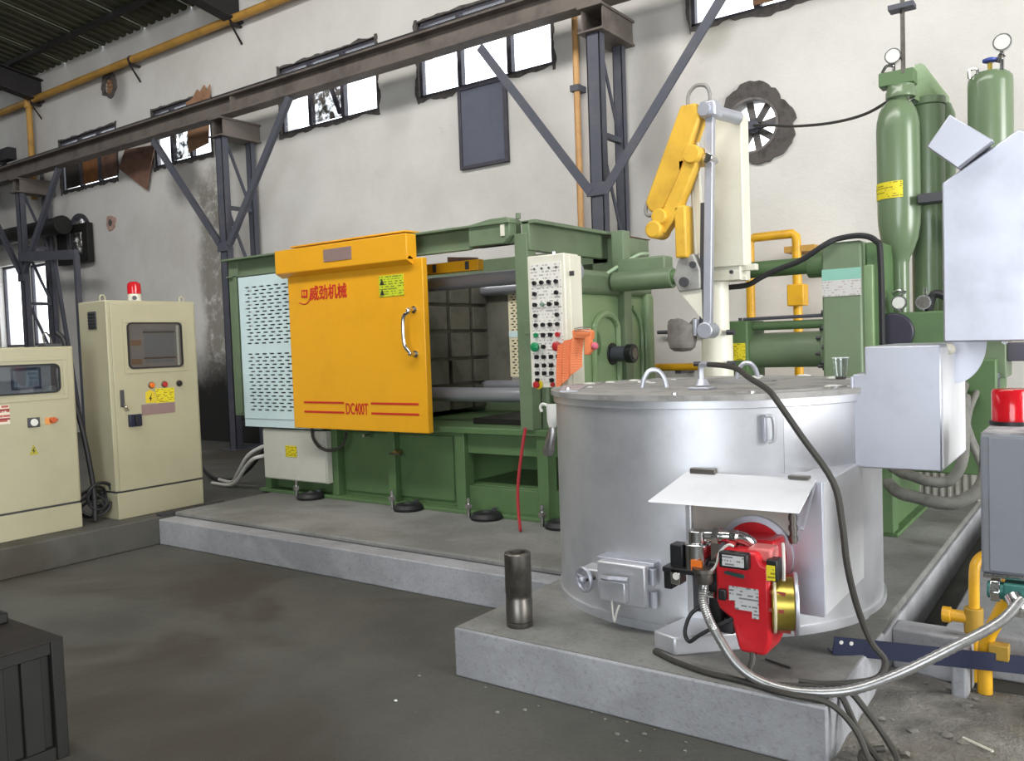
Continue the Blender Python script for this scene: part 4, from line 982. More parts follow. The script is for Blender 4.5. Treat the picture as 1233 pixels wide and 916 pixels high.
crumple([(.955, .02, -.01), (.91, .03, -.015), (.86, .035, -.03), (.81, .042, -.045), (.77, .03, -.05)], (-2.925, 4.5), 10, .6).build('foil_tail', M('crinkled_foil', '#9c9a98', .3, .8, '#6c6a6a', .5, 30), fo)
MB().tube([(-2.96, 4.5, 1.09), (-3.0, 4.5, 1.1), (-3.02, 4.5, 1.08), (-3.01, 4.5, 1.05)], .01, 7).build('hook_end', ASH, fo)

# junction box with cables
jb = thing('junction_box', 'pale grey junction box with a small yellow label under the perforated panel', 'box', (-5.83, 4.86, .36))
MB().box(-6.24, -5.42, 4.835, 4.9, .364, .81).build('box_body', M('pale_grey_box_paint', '#c4c3b8', .5, 0, '#a9a89c', .35, 5), jb, bevel=.008)
MB().box(-6.23, -5.43, 4.826, 4.835, .374, .802).build('box_lid', M('pale_grey_box_paint', '#c4c3b8'), jb, bevel=.003)
MB().box(-5.93, -5.785, 4.822, 4.826, .575, .673).build('yellow_label', LABEL_Y, jb, label='small yellow label')
tag(MB().tube([(-5.54, 4.79, .86), (-5.52, 4.79, .745), (-5.42, 4.79, .668), (-5.27, 4.8, .668), (-5.2, 4.83, .725), (-5.22, 4.88, .8)], .013, 8).build('looped_cable', CABLE_G), 'grey cable looping from under the yellow door over the junction box', 'cable')
for pts, mm, lab in (
    ([(-7.3, 5.1, .24), (-7.0, 5.0, .25), (-6.85, 4.95, .29), (-6.68, 4.9, .42), (-6.48, 4.85, .56), (-6.3, 4.865, .64), (-6.22, 4.865, .65)], CABLE_W, 'upper white cable arching from the slab to the junction box'),
    ([(-7.2, 4.95, .235), (-6.9, 4.92, .24), (-6.74, 4.9, .3), (-6.56, 4.86, .43), (-6.38, 4.82, .53), (-6.3, 4.865, .555), (-6.22, 4.865, .57)], CABLE_W, 'lower white cable arching from the slab to the junction box'),
    ([(-8.1, 5.4, .5), (-7.7, 5.2, .3), (-7.3, 5.1, .24), (-6.95, 5.1, .3), (-6.6, 5.1, .55), (-6.4, 5.1, .8)], BLACK, 'black cable sagging behind the two white cables')):
    tag(MB().tube(pts, .017, 8).build('slab_cable', mm), lab, 'cable')
# ================================================================ LADLING ROBOT
rb = thing('ladling_robot', 'cream post robot with yellow folding arm holding a grey ladle', 'robot', (-2.1, 5.2, .236))
MB().box(-2.16, -1.915, 5.2, 5.33, 1.93, 2.87).build('column_body', CREAM_L, rb, bevel=.008)
MB().box(-2.21, -1.95, 5.22, 5.4, 1.845, 1.945).build('mounting_block', CREAM_L, rb, bevel=.006)
MB().box(-1.98, -1.86, 5.24, 5.3, 1.9, 1.94).build('clamp_finger', CREAM_L, rb, bevel=.004)
MB().box(-1.98, -1.92, 5.24, 5.3, 1.84, 1.87).build('clamp_finger', CREAM_L, rb, bevel=.004)
MB().cyl((-2.0, 5.2, 1.895), (-2.0, 5.19, 1.895), .013, 8).build('clamp_bolt', DGREY, rb)
MB().lathe((-2.155, 5.32, .25), (0, 0, 1), [(.2, 0), (.2, .04), (.105, .05), (.1, 1.28)], 26).build('base_post', CREAM_L, rb)
MB().cyl((-2.155, 5.32, 1.53), (-2.155, 5.32, 1.845), .082, 24).build('lift_piston', CREAM_L, rb)
for z in (1.3, 1.5):
    MB().cyl((-2.155, 5.32, z), (-2.155, 5.32, z+.03), .108, 24).build('post_collar', CREAM_L, rb, bevel=.003)
    MB().cyl((-2.285, 5.24, z+.015), (-2.245, 5.24, z+.015), .018, 6).build('collar_bolt', DGREY, rb)
    MB().cyl((-2.055, 5.24, z+.015), (-2.005, 5.24, z+.015), .02, 6).build('collar_bolt', DGREY, rb)
ay = 4.82
b = MB(); b.xz([(-2.15, 2.885), (-2.05, 2.885), (-2.03, 2.80), (-2.08, 2.68), (-2.14, 2.52), (-2.25, 2.33), (-2.31, 2.235), (-2.38, 2.29), (-2.4, 2.34)], ay, ay+.13)
b.build('upper_arm', YELLOW_R, rb, bevel=.012)
b = MB(); b.xz([(-2.085, 2.62), (-2.035, 2.60), (-2.05, 2.52), (-2.2, 2.21), (-2.27, 2.13), (-2.32, 2.17), (-2.29, 2.25)], ay-.02, ay+.07); b.build('second_arm', YELLOW_R, rb, bevel=.01)
MB().cyl((-2.07, ay-.05, 2.58), (-2.07, ay+.14, 2.58), .055, 18).build('pivot_boss', YELLOW_R, rb, bevel=.006)
MB().cyl((-2.29, ay-.05, 2.235), (-2.29, ay+.12, 2.235), .05, 18).build('pivot_boss', YELLOW_R, rb, bevel=.008)
MB().cyl((-2.325, ay-.06, 2.16), (-2.325, ay+.1, 2.16), .055, 18).build('pivot_boss', YELLOW_R, rb, bevel=.012)
MB().box(-2.2, -2.125, ay-.02, ay+.1, 1.975, 2.29).build('forearm_cover', YELLOW_R, rb, bevel=.012)
MB().box(-2.17, -2.09, ay+.0, ay+.08, 2.5, 2.56).build('arm_collar', M('orange_arm_paint', '#c98a22', .45), rb, bevel=.004)
MB().box(-2.03, -1.93, ay+.0, ay+.12, 2.79, 2.885).build('shoulder_joint', SILVER_L, rb, bevel=.012)
MB().cyl((-2.0, ay-.01, 2.835), (-1.93, ay+.36, 2.84), .04, 14).build('shoulder_shaft', SILVER_L, rb)
MB().bar((-1.98, ay+.05, 2.82), (-2.03, ay+.05, 1.5), .05, .045, (0, 1, 0)).build('silver_link', SILVER_L, rb, bevel=.005)
MB().bar((-2.045, ay+.08, 2.3), (-2.075, ay+.08, 1.5), .03, .05, (0, 1, 0)).build('dark_link', DGREY, rb, bevel=.003)
MB().bar((-2.1, ay+.1, 2.68), (-2.08, ay+.1, 2.0), .035, .03, (0, 1, 0)).build('rear_link', CREAM_L, rb, bevel=.004)
MB().tube([(-2.13, ay+.12, 2.45), (-2.12, ay+.12, 2.0)], .02, 8, smooth=False).build('link_tube', CREAM_L, rb)
MB().cyl((-1.99, ay-.0, 2.55), (-1.99, ay+.11, 2.55), .032, 16).build('link_pin', CHROME, rb, bevel=.004)
MB().cyl((-2.03, ay-.01, 1.53), (-2.03, ay+.12, 1.53), .05, 18).build('link_pin', SILVER_L, rb, bevel=.006)
b = MB(); b.xz([(-2.2, 1.97), (-2.1, 2.0), (-2.06, 1.9), (-2.06, 1.78), (-2.2, 1.77), (-2.24, 1.86)], ay+.02, ay+.1); b.build('wrist_gearbox', M('cast_aluminium', '#a5a4a0', .5, .4, '#7c7a76', .6, 12), rb, bevel=.01)
b = MB(); b.xz([(-2.2, 1.77), (-2.06, 1.78), (-2.06, 1.6)], ay+.04, ay+.06); b.build('wrist_gusset', CREAM_L, rb)
MB().cyl((-2.16, ay+.0, 1.83), (-2.16, ay+.02, 1.83), .03, 12).build('wrist_bolt', DGREY, rb)
MB().cyl((-2.1, ay+.0, 1.93), (-2.1, ay+.02, 1.93), .02, 12).build('wrist_bolt', DGREY, rb)
LAD = M('scorched_ladle_iron', '#7a7570', .7, .25, '#55504c', .7, 14)
lb = MB(); n = 24
prof = [(.002, 1.405), (.05, 1.41), (.078, 1.43), (.088, 1.47), (.088, 1.6)]; inn = [(.08, 1.6), (.08, 1.47), (.07, 1.44), (.002, 1.425)]
vs = []
for r, z in prof+inn:
    for j in range(n):
        a = 2*PI*j/n; zz = z
        if z == 1.6: zz = 1.56+.05*abs(math.sin(a*1.5+.6))
        vs.append((-2.185+r*math.cos(a), ay+.02+r*math.sin(a), zz))
lb._add(vs, [(i*n+j, i*n+(j+1) % n, (i+1)*n+(j+1) % n, (i+1)*n+j) for i in range(len(prof+inn)-1) for j in range(n)])
ld = lb.build('ladle', LAD, rb, label='grey scorched iron ladle')
MB().box(-2.1, -2.08, ay-.01, ay+.05, 1.5, 1.6).build('ladle_bracket', SILVER_L, ld, bevel=.003)
MB().tube([(-2.114, 4.85, 2.885), (-2.105, 4.85, 2.95), (-2.06, 4.85, 2.99), (-2.0, 4.85, 2.98), (-1.975, 4.85, 2.94), (-1.972, 4.85, 2.88)], .012, 8).build('air_hose', M('grey_hose', '#8b8884', .5), rb)
MB().tube([(-2.378, 4.85, 2.358), (-2.405, 4.84, 2.31), (-2.393, 4.83, 2.262), (-2.347, 4.83, 2.257), (-2.3, 4.85, 2.29)], .012, 8).build('air_hose', M('grey_hose', '#8b8884'), rb)

# ================================================================ ACCUMULATORS
ac = thing('gas_accumulator', 'front green gas bottle with rounded shoulders and yellow band', 'gas bottle', (-1.19, 6.0, 1.6))
MB().lathe((-1.17, 6.0, 0), (0, 0, 1), [(.055, 1.6), (.055, 1.92), (.062, 1.96), (.085, 2.0), (.112, 2.08), (.126, 2.17), (.13, 2.25), (.13, 2.78), (.126, 2.84), (.112, 2.9), (.088, 2.945), (.062, 2.965), (.058, 2.975), (.058, 3.0)], 32).build('bottle_body', GREEN_T, ac)
MB().arc((-1.17, 6.0), .1305, 2.335, 2.44, -PI*.97, -PI*.38).build('yellow_band', LABEL_Y, ac, label='yellow warning band')
MB().lathe((-1.15, 6.0, 2.98), (0, 0, 1), [(.09, 0), (.09, .04), (.085, .05), (.085, .08)], 20).build('neck_collar', GREEN_T, ac, bevel=.004)
MB().box(-1.27, -1.06, 5.94, 6.06, 3.06, 3.15).build('top_manifold', GREEN_D, ac, bevel=.006)
MB().cyl((-1.18, 5.96, 3.24), (-1.18, 5.93, 3.24), .05, 20).build('pressure_gauge', CHROME, ac)
MB().cyl((-1.18, 5.93, 3.24), (-1.18, 5.927, 3.24), .042, 20).build('gauge_dial', GAUGE, ac)
MB().cyl((-1.18, 5.96, 3.15), (-1.18, 5.96, 3.21), .012, 8).build('gauge_stem', CHROME, ac)
MB().tube([(-1.25, 5.95, 3.15), (-1.22, 5.95, 3.19), (-1.18, 5.95, 3.18)], .01, 7).build('gauge_fitting', CHROME, ac)
MB().box(-1.04, -.8, 5.88, 6.0, 2.28, 2.34).build('tank_clamp', DGREY, ac, bevel=.006)
a2 = thing('piston_accumulator', 'slim green pressure cylinder standing just behind the front gas bottle', 'cylinder', (-1.06, 6.2, 1.6))
MB().cyl((-1.03, 6.22, 1.6), (-1.03, 6.22, 2.95), .105, 28).build('cylinder_body', GREEN_T, a2, bevel=.006)
MB().cyl((-1.03, 6.22, 2.95), (-1.03, 6.22, 3.0), .112, 28).build('end_cap', GREEN_T, a2, bevel=.006)
b = MB(); b.prism([(-1.08, 6.08, 3.2), (-1.04, 6.08, 3.2), (-.93, 6.3, 3.02), (-.93, 6.3, 2.9), (-1.08, 6.08, 2.98)], (.01, .06, 0)); b.build('side_plate', GREEN_L, a2)
MB().lathe((-.965, 6.32, 0), (0, 0, 1), [(.05, 1.9), (.08, 1.96), (.085, 2.02), (.085, 2.9), (.06, 2.97), (.03, 2.99)], 24).build('rear_tube', GREEN_T, a2)
a3 = thing('gas_accumulator', 'right green gas bottle with blue valve knob above the silver hood', 'gas bottle', (-.65, 6.1, 1.3))
MB().lathe((-.655, 6.1, 0), (0, 0, 1), [(.06, 1.5), (.1, 1.53), (.126, 1.6), (.126, 2.99), (.122, 3.03), (.11, 3.045)], 32).build('bottle_body', GREEN_T, a3)
MB().cyl((-.655, 6.1, 3.045), (-.655, 6.1, 3.06), .09, 24).build('top_plate', GREEN_T, a3)
MB().cyl((-.65, 6.05, 3.05), (-.65, 6.05, 3.12), .014, 8).build('valve_stem', BRASS, a3)
MB().lathe((-.65, 6.05, 3.11), (0, 0, 1), [(.02, 0), (.042, .008), (.042, .022), (.02, .03)], 12).build('valve_knob', BLUEK, a3, label='blue valve knob')
MB().cyl((-.58, 6.04, 3.21), (-.58, 6.01, 3.21), .052, 20).build('pressure_gauge', CHROME, a3)
MB().cyl((-.58, 6.01, 3.21), (-.58, 6.007, 3.21), .043, 20).build('gauge_dial', GAUGE, a3)
MB().cyl((-.585, 6.04, 3.05), (-.585, 6.04, 3.17), .014, 8).build('gauge_stem', CHROME, a3)
MB().tube([(-.61, 6.04, 3.1), (-.59, 6.03, 3.14), (-.57, 6.03, 3.12)], .012, 7).build('gauge_fitting', CHROME, a3)
MB().tube([(-.76, 6.02, 3.03), (-.76, 6.02, 3.075), (-.74, 6.02, 3.085), (-.715, 6.02, 3.075), (-.715, 6.02, 3.03)], .009, 7).build('lifting_eye', CHROME, a3)

# ================================================================ FURNACE
FC = (-1.69, 4.08); FR = .789
fu = thing('melting_furnace', 'big round silver melting furnace with burner compartment on the furnace plinth', 'furnace', (FC[0], FC[1], .2265))
def arc_wall(r, z0, z1, a0, a1, n, t):
    b = MB(); vs = []
    for i in range(n+1):
        a = a0+(a1-a0)*i/n; c, s_ = math.cos(a), math.sin(a)
        vs += [(FC[0]+r*c, FC[1]+r*s_, z0), (FC[0]+r*c, FC[1]+r*s_, z1), (FC[0]+(r-t)*c, FC[1]+(r-t)*s_, z1), (FC[0]+(r-t)*c, FC[1]+(r-t)*s_, z0)]
    fs = [(4*i+k, 4*i+(k+1) % 4, 4*i+4+(k+1) % 4, 4*i+4+k) for i in range(n) for k in range(4)]
    if a1-a0 < 2*PI-.01: fs += [(0, 1, 2, 3), (4*n+3, 4*n+2, 4*n+1, 4*n)]
    return b._add(vs, fs)
# shell: four rolled sheets with fine seams, a base ring and a top rim
MB().lathe((FC[0], FC[1], 0), (0, 0, 1), [(FR-.012, .24), (FR-.012, 1.19)], 96).build('shell_core', SILVER, fu)
for a0, a1 in ((-200, -46.1), (-46, 60), (60.2, 159.8)):
    arc_wall(FR, .245, 1.192, math.radians(a0), math.radians(a1), 30, .012).build('shell_sheet', SILVER, fu, angle=30)
arc_wall(FR+.012, .2265, .262, 0, 2*PI, 96, .03).build('base_ring', SILVER, fu)
arc_wall(FR+.012, 1.192, 1.24, 0, 2*PI, 96, .02).build('rim_band', SILVER, fu, bevel=.003)
# lid with offset well
lid = MB(); n = 72; WC = (-1.655, 4.33); WR = .21
for z in (1.228, 1.252):
    lid.v += [(FC[0]+.815*math.cos(2*PI*j/n), FC[1]+.815*math.sin(2*PI*j/n), z) for j in range(n)]
    lid.v += [(WC[0]+WR*math.cos(2*PI*j/n), WC[1]+WR*math.sin(2*PI*j/n), z) for j in range(n)]
for j in range(n):
    k = (j+1) % n
    lid.f += [(j, n+j, n+k, k), (2*n+j, 2*n+k, 3*n+k, 3*n+j), (j, k, 2*n+k, 2*n+j), (n+j, 3*n+j, 3*n+k, n+k)]
LIDM = M('dusty_furnace_lid', '#a3a19e', .7, .2, '#6f6c69', .8, 7, .15, 40)
ld = lid.build('lid', LIDM, fu)
MB().cyl((WC[0], WC[1], 1.1), (WC[0], WC[1], 1.13), WR+.05, 40).build('well_floor', M('dark_melt_skin', '#5c5a58', .6, .4, '#3b3938', .7, 12), fu)
MB().lathe((WC[0], WC[1], 1.1), (0, 0, 1), [(WR+.002, 0), (WR+.002, .15)], 40, caps=False).build('well_lining', MORTAR_D, fu)
arc_wall(FR-.06, 1.252, 1.258, math.radians(-60), math.radians(170), 40, .012).build('lid_seam_ring', LIDM, fu)
for p in ((-1.88, 3.82, 20), (-1.70, 4.62, 5)):
    a = math.radians(p[2]); d = Vector((math.cos(a), math.sin(a), 0))*.05; c = Vector((p[0], p[1], 1.25))
    MB().tube([c-d*1.2, c-d*.95+Vector((0, 0, .05)), c-d*.4+Vector((0, 0, .085)), c+d*.4+Vector((0, 0, .085)), c+d*.95+Vector((0, 0, .05)), c+d*1.2], .0125, 8, 4).build('lifting_lug', SILVER_L, fu)
rnd = random.Random(11)
for i in range(26):
    a = rnd.uniform(-.3, PI+.6); r = rnd.uniform(.66, .79) if i % 3 else rnd.uniform(.35, .7)
    x, y = FC[0]+r*math.cos(a), FC[1]+r*math.sin(a)
    if math.hypot(x-WC[0], y-WC[1]) < WR+.05: continue
    MB().sphere((x, y, 1.254), rnd.uniform(.008, .03), 8, 5, (1.6, 1.0, .35)).build('dross_crumb', ASH, fu)
for x, y in ((-2.28, 3.66), (-2.22, 3.56), (-1.54, 3.32), (-1.0, 3.75), (-1.25, 3.45)): MB().cyl((x, y, 1.25), (x, y, 1.262), .014, 8).build('lid_bolt', CHROME, fu)
b = MB(); b.xy([(-2.46, 3.9), (-2.2, 3.45), (-2.13, 3.5), (-2.34, 3.95)], 1.252, 1.257); b.build('lid_patch', SILVER_L, fu)
# inspection slot cover
MB().bar((-1.2, 3.445, 1.165), (-1.2, 3.445, 1.05), .012, .02, (0, 1, 0)).build('slot_bracket', SILVER_L, fu, bevel=.002)
MB().tube([(-1.19, 3.44, 1.16), (-1.165, 3.445, 1.155), (-1.16, 3.45, 1.1), (-1.165, 3.45, 1.06), (-1.185, 3.445, 1.05)], .009, 7).build('slot_handle', SILVER, fu)
# burner compartment
bx0, bx1, by, bz0, bz1 = -1.49, -.93, 3.3, .4, .935
b = MB(); b.box(-1.055, bx1, by, 4.05, bz0+.005, bz1-.01); b.box(bx0, -1.055, by+.04, 3.6, bz0, bz1-.02)
b.build('compartment', SILVER, fu, bevel=.004)
MB().box(bx1, bx1+.006, by+.002, 4.1, bz0+.01, bz1-.015).build('compartment_side', SILVER_LIT, fu)  # right face painted paler to look brightly lit
MB().box(bx0+.02, -1.06, by+.012, by+.04, bz0+.02, bz1-.03).build('burner_door', M('heat_tinted_aluminium', '#b4aca2', .45, .4, '#9a8f8a', .6, 4), fu, bevel=.004)
b = MB(); b.prism([(-.93, 3.295, .4), (-1.05, 3.295, .4), (-1.05, 3.295, .925), (-.93, 3.295, .925)], (0, .01, 0)); b.build('door_jamb', SILVER_L, fu, bevel=.002)
MB().box(bx0-.005, bx0+.02, by-.005, by+.03, .33, .8).build('left_jamb', SILVER, fu, bevel=.004)
MB().box(bx0+.0, bx0+.06, by-.0, by+.012, .34, .56).build('jamb_pocket', DGREY, fu, bevel=.003)
for z in (.74, .5):
    h = MB().cyl((-1.04, 3.285, z-.06), (-1.04, 3.285, z+.06), .014, 10).build('hinge', STEEL if z > .6 else M('rosy_hinge', '#a77a78', .5), fu)
    for i in range(3): MB().cyl((-1.04, 3.285, z-.06+.04*i+.01), (-1.04, 3.285, z-.06+.04*i+.028), .018, 10).build('hinge_knuckle', STEEL, h)
# awning flap
aw = MB(); aw.prism([(-1.49, 3.31, .925), (-.955, 3.31, .925), (-.945, 3.06, .845), (-1.55, 3.06, .838)], (0, .004, .006)); aw.build('awning_flap', SILVER_LIT, fu, bevel=.002)
MB().bar((-.955, 3.28, .915), (-.94, 3.07, .785), .006, .012, (1, 0, 0)).build('flap_stay', SILVER_L, fu)
MB().box(-1.47, -1.36, 3.295, 3.325, .925, .948).build('flap_hinge', STEEL, fu, bevel=.003)
MB().box(-1.06, -.98, 3.295, 3.33, .93, .943).build('flap_hinge', STEEL, fu, bevel=.003)
MB().lathe((-1.195, 3.3, .62), (0, -1, 0), [(.152, -.02), (.152, .012), (.128, .014), (.126, .004)], 40).build('flange_ring', SILVER_L, fu)
MB().cyl((-1.195, 3.31, .62), (-1.195, 3.286, .62), .127, 36).build('burner_flange', RED, fu, label='round red burner flange')
# peep door box with wheel
pd = MB().box(-1.88, -1.64, 3.2, 3.38, .345, .53).build('peep_door', SILVER, fu, bevel=.01)
MB().box(-1.9, -1.62, 3.24, 3.4, .52, .537).build('peep_top', SILVER_L, pd, bevel=.004)
MB().box(-1.85, -1.72, 3.165, 3.2, .365, .46).build('latch_block', SILVER, pd, bevel=.008)
MB().tube([(-1.83, 3.16, .47), (-1.79, 3.14, .475), (-1.75, 3.16, .472), (-1.71, 3.17, .47)], .012, 8).build('latch_bar', SILVER_L, pd)
for z in (.48, .38): MB().cyl((-1.625, 3.24, z-.035), (-1.625, 3.24, z+.035), .016, 10).build('hinge', SILVER_L, pd, bevel=.002)
MB().tube([(-1.79, 3.17, .37), (-1.775, 3.15, .32), (-1.765, 3.145, .29)], .005, 6).build('wire_tie', CABLE_W, pd)
MB().tube([(-1.765, 3.145, .29), (-1.757, 3.15, .33), (-1.75, 3.165, .36)], .005, 6).build('wire_tie', CABLE_W, pd)
MB().box(-2.0, -1.86, 3.25, 3.36, .38, .47).build('wheel_bracket', SILVER, fu, bevel=.008)
wc = Vector((-1.945, 3.2, .435)); ax = Vector((-.35, -.9, 0)).normalized(); u = ax.cross(Vector((0, 0, 1))).normalized(); 
hw = MB().tube([wc+(u*math.cos(2*PI*i/20)+Vector((0, 0, 1))*math.sin(2*PI*i/20))*.05 for i in range(21)], .01, 8, 1).build('hand_wheel', SILVER_L, fu)
MB().cyl(wc+ax*.008, wc-ax*.1, .012, 10).build('wheel_spindle', STEEL, hw)
for i in range(3):
    a = 2*PI*i/3+.4; MB().tube([wc, wc+(u*math.cos(a)+Vector((0, 0, 1))*math.sin(a))*.05], .007, 6, smooth=False).build('wheel_spoke', SILVER_L, hw)
MB().sphere(wc+ax*.01, .018, 10, 6).build('wheel_hub', SILVER_L, hw)
# tap box under the burner
b = MB(); b.prism([(-1.56, 3.1, .2265), (-1.45, 3.06, .2265), (-1.2, 3.3, .2265), (-1.3, 3.5, .2265), (-1.5, 3.45, .2265)], (0, 0, .075)); b.build('tap_hole_box', SILVER, fu, bevel=.008)

# flue box on the right shoulder of the furnace
fb = MB(); fb.xz([(-.945, .905), (-.6, .905), (-.6, 1.428), (-.895, 1.428), (-.895, 1.31), (-.945, 1.31)], 3.84, 4.47)
fl_ = fb.build('flue_box', SILVER_L, fu, bevel=.006)
MB().tube([(-.947, 3.835, .92), (-.947, 3.833, 1.0), (-.947, 3.836, 1.3)], .006, 6).build('weld_seam', SILVER_L, fl_)
MB().box(-.6, -.594, 3.85, 4.46, .92, 1.415).build('box_side', SILVER_LIT, fl_)  # lit side of the flue box, its brightness painted in
# ---------------- hood hanging over the flue box
ho = thing('flue_hood', 'large silver sheet metal hood with a tilted open flap at the right edge', 'hood', (-.3, 3.7, 1.44))
b = MB(); b.xz([(-.552, 1.442), (-.05, 1.436), (-.05, 2.05), (-.298, 2.205), (-.55, 2.045)], 3.6, 4.2); b.build('hood_body', SILVER_L, ho, bevel=.006)
b = MB(); b.xz([(-.515, 2.288), (-.374, 2.17), (-.49, 2.085), (-.594, 2.182)], 3.56, 3.62); b.build('open_flap', SILVER_L, ho, bevel=.004)
b = MB(); b.xz([(-.5, 2.25), (-.39, 2.165), (-.48, 2.1), (-.56, 2.175)], 3.62, 4.1); b.build('flap_duct', SILVER, ho, bevel=.004)
n = 12; poly = [(-.6, 1.25), (-.6, 1.437), (-.47, 1.437)]+[(-.6+.13*math.cos(PI/2*i/n-0), 1.437-.187*math.sin(PI/2*i/n)) for i in range(1, n)]
b = MB(); b.xz(poly, 4.16, 4.172); b.build('quarter_gusset', SILVER_L, ho)
MB().sphere((-.598, 4.02, 1.405), .03, 12, 8, (1, 1, .8)).build('round_bracket', CREAM_L, ho)
MB().cyl((-.3, 3.9, 1.436), (-.3, 3.9, 1.2), .0, 3) if False else None
for x in (-.12, ): MB().box(x-.02, x+.02, 4.08, 4.12, .19, 1.45).build('support_post', GREYP, ho, bevel=.003)

# things on the lid
tc = thing('thermocouple', 'bent thermocouple probe on a small foot beside the furnace well', 'probe', (-1.6, 3.72, 1.252))
MB().box(-1.63, -1.53, 3.65, 3.76, 1.252, 1.264).build('foot_plate', SILVER_L, tc, bevel=.004)
MB().cyl((-1.585, 3.72, 1.27), (-1.585, 3.72, 1.3), .035, 14, r2=.02).build('foot_boss', SILVER_L, tc)
MB().tube([(-1.59, 3.72, 1.28), (-1.59, 3.72, 1.35), (-1.575, 3.71, 1.368), (-1.54, 3.69, 1.367)], .014, 8, 4).build('probe_tube', SILVER_L, tc)
tag(MB().tube([(-1.545, 3.695, 1.367), (-1.436, 3.62, 1.363), (-1.34, 3.53, 1.35), (-1.262, 3.45, 1.318), (-1.15, 3.34, 1.278), (-1.08, 3.255, 1.235), (-.987, 3.24, 1.106), (-.868, 3.22, .942), (-.833, 3.2, .794), (-.818, 3.2, .642), (-.798, 3.25, .477), (-.757, 3.28, .34), (-.712, 3.29, .275), (-.72, 3.2, .24), (-.79, 3.11, .238), (-.87, 3.05, .238), (-.95, 3.03, .238)], .0125, 8).build('thermocouple_cable', CABLE_G),
    'long grey cable running from the lid probe down across the burner compartment', 'cable')
cu = thing('glass_cup', 'small clear drinking glass standing on the back of the furnace lid', 'glass', (-1.17, 4.52, 1.252))
MB().lathe((-1.17, 4.52, 1.252), (0, 0, 1), [(.027, .0), (.03, .012), (.043, .11), (.0405, .11), (.0275, .014), (.001, .012)], 24).build('cup_wall', GLASS_CUP, cu)
MB().lathe((-1.17, 4.52, 1.252), (0, 0, 1), [(.0415, .107), (.0435, .11), (.0415, .112)], 24, caps=False).build('cup_rim', M('cup_rim_highlight_glass', '#e3e6e6', .1), cu)
MB().cyl((-1.17, 4.52, 1.2525), (-1.17, 4.52, 1.266), .026, 20).build('dark_dregs', M('dark_tea', '#2a2522', .2), cu)

# ================================================================ GAS BURNER
gb = thing('gas_burner', 'red gas burner with black control box mounted on the furnace door', 'burner', (-1.15, 3.12, .3))
b = MB(); b.xz([(-1.245, .5), (-1.245, .675), (-1.215, .7), (-1.085, .7), (-1.065, .66), (-1.04, .65), (-1.04, .37), (-1.06, .325), (-1.075, .318), (-1.155, .318), (-1.165, .34), (-1.19, .44), (-1.235, .47)], 3.0, 3.17)
b.build('burner_housing', RED, gb, bevel=.012)
MB().box(-1.22, -1.07, 3.15, 3.29, .53, .71).build('burner_neck', RED, gb, bevel=.012)
MB().box(-1.13, -1.04, 3.03, 3.12, .66, .71).build('air_intake', M('faded_red_enamel', '#c96a68', .35), gb, bevel=.01)
cb_ = MB().box(-1.215, -1.105, 2.96, 3.0, .64, .7).build('control_box', BLACK_P, gb, bevel=.006, label='black burner control box')
MB().box(-1.2, -1.118, 2.957, 2.96, .65, .69).build('white_label', LABEL_S, cb_)
MB().xz([(-1.192, .565), (-1.08, .565), (-1.08, .455), (-1.105, .455), (-1.105, .48), (-1.17, .48), (-1.17, .51), (-1.192, .51)], 2.996, 3.0).build('data_plate', LABEL_S, gb, label='silver data plate')
m = MB(); m.xz([(-1.205, .608), (-1.135, .598), (-1.13, .606), (-1.135, .614), (-1.2, .62), (-1.21, .614)], 2.994, 3.0); m.build('maker_badge', M('dark_teal_badge', '#2e4a48', .3), gb)
MB().cyl((-1.06, 3.07, .5), (-.985, 3.1, .5), .098, 30).build('fan_motor', BRASS, gb, bevel=.004, label='yellow zinc plated fan motor')
MB().cyl((-.985, 3.1, .5), (-.972, 3.105, .5), .115, 30).build('motor_end_ring', SILVER_L, gb, bevel=.003)
MB().cyl((-1.055, 3.072, .5), (-1.045, 3.076, .5), .11, 30).build('motor_flange', M('cream_flange', '#c9bfa0', .4), gb, bevel=.003)
for i in range(10):
    a = 2*PI*i/10; MB().bar((-1.04, 3.09+.1*math.cos(a), .5+.1*math.sin(a)), (-.985, 3.09+.1*math.cos(a), .5+.1*math.sin(a)), .006, .012).build('cage_bar', M('red_brown_cage', '#8f4038', .4), gb) if i % 3 else None
MB().box(-1.05, -1.01, 3.0, 3.06, .6, .68).build('switch_box', BLACK_P, gb, bevel=.004)
MB().box(-1.048, -1.018, 2.995, 3.0, .605, .66).build('yellow_label', LABEL_Y, gb, label='yellow label')
MB().tube([(-1.0, 3.04, .6), (-.995, 3.03, .66), (-1.005, 3.06, .7), (-1.02, 3.1, .72)], .006, 6).build('white_lead', CABLE_W, gb)
# gas train on the left
gvn = MB().cyl((-1.335, 3.05, .59), (-1.335, 3.05, .7), .05, 24).build('gas_valve', CHROME, gb, bevel=.006)
MB().cyl((-1.335, 3.05, .7), (-1.335, 3.05, .75), .036, 20).build('valve_cap', CHROME, gvn, bevel=.004)
MB().box(-1.44, -1.385, 3.02, 3.08, .6, .69).build('solenoid_coil', BLACK_P, gvn, bevel=.005)
MB().box(-1.34, -1.295, 2.992, 3.0, .6, .645).build('orange_label', ORANGE_S, gvn, label='orange label')
MB().box(-1.46, -1.425, 3.0, 3.06, .515, .6).build('pressure_switch', BLACK_P, gb, bevel=.006)
MB().box(-1.46, -1.3, 2.99, 3.06, .585, .605).build('mounting_plate', BLACK_P, gb, bevel=.003)
MB().box(-1.425, -1.385, 2.99, 3.05, .54, .6).build('silver_block', CHROME, gb, bevel=.004)
MB().cyl((-1.4, 2.99, .575), (-1.4, 2.984, .575), .014, 14).build('block_disc', GAUGE, gb)
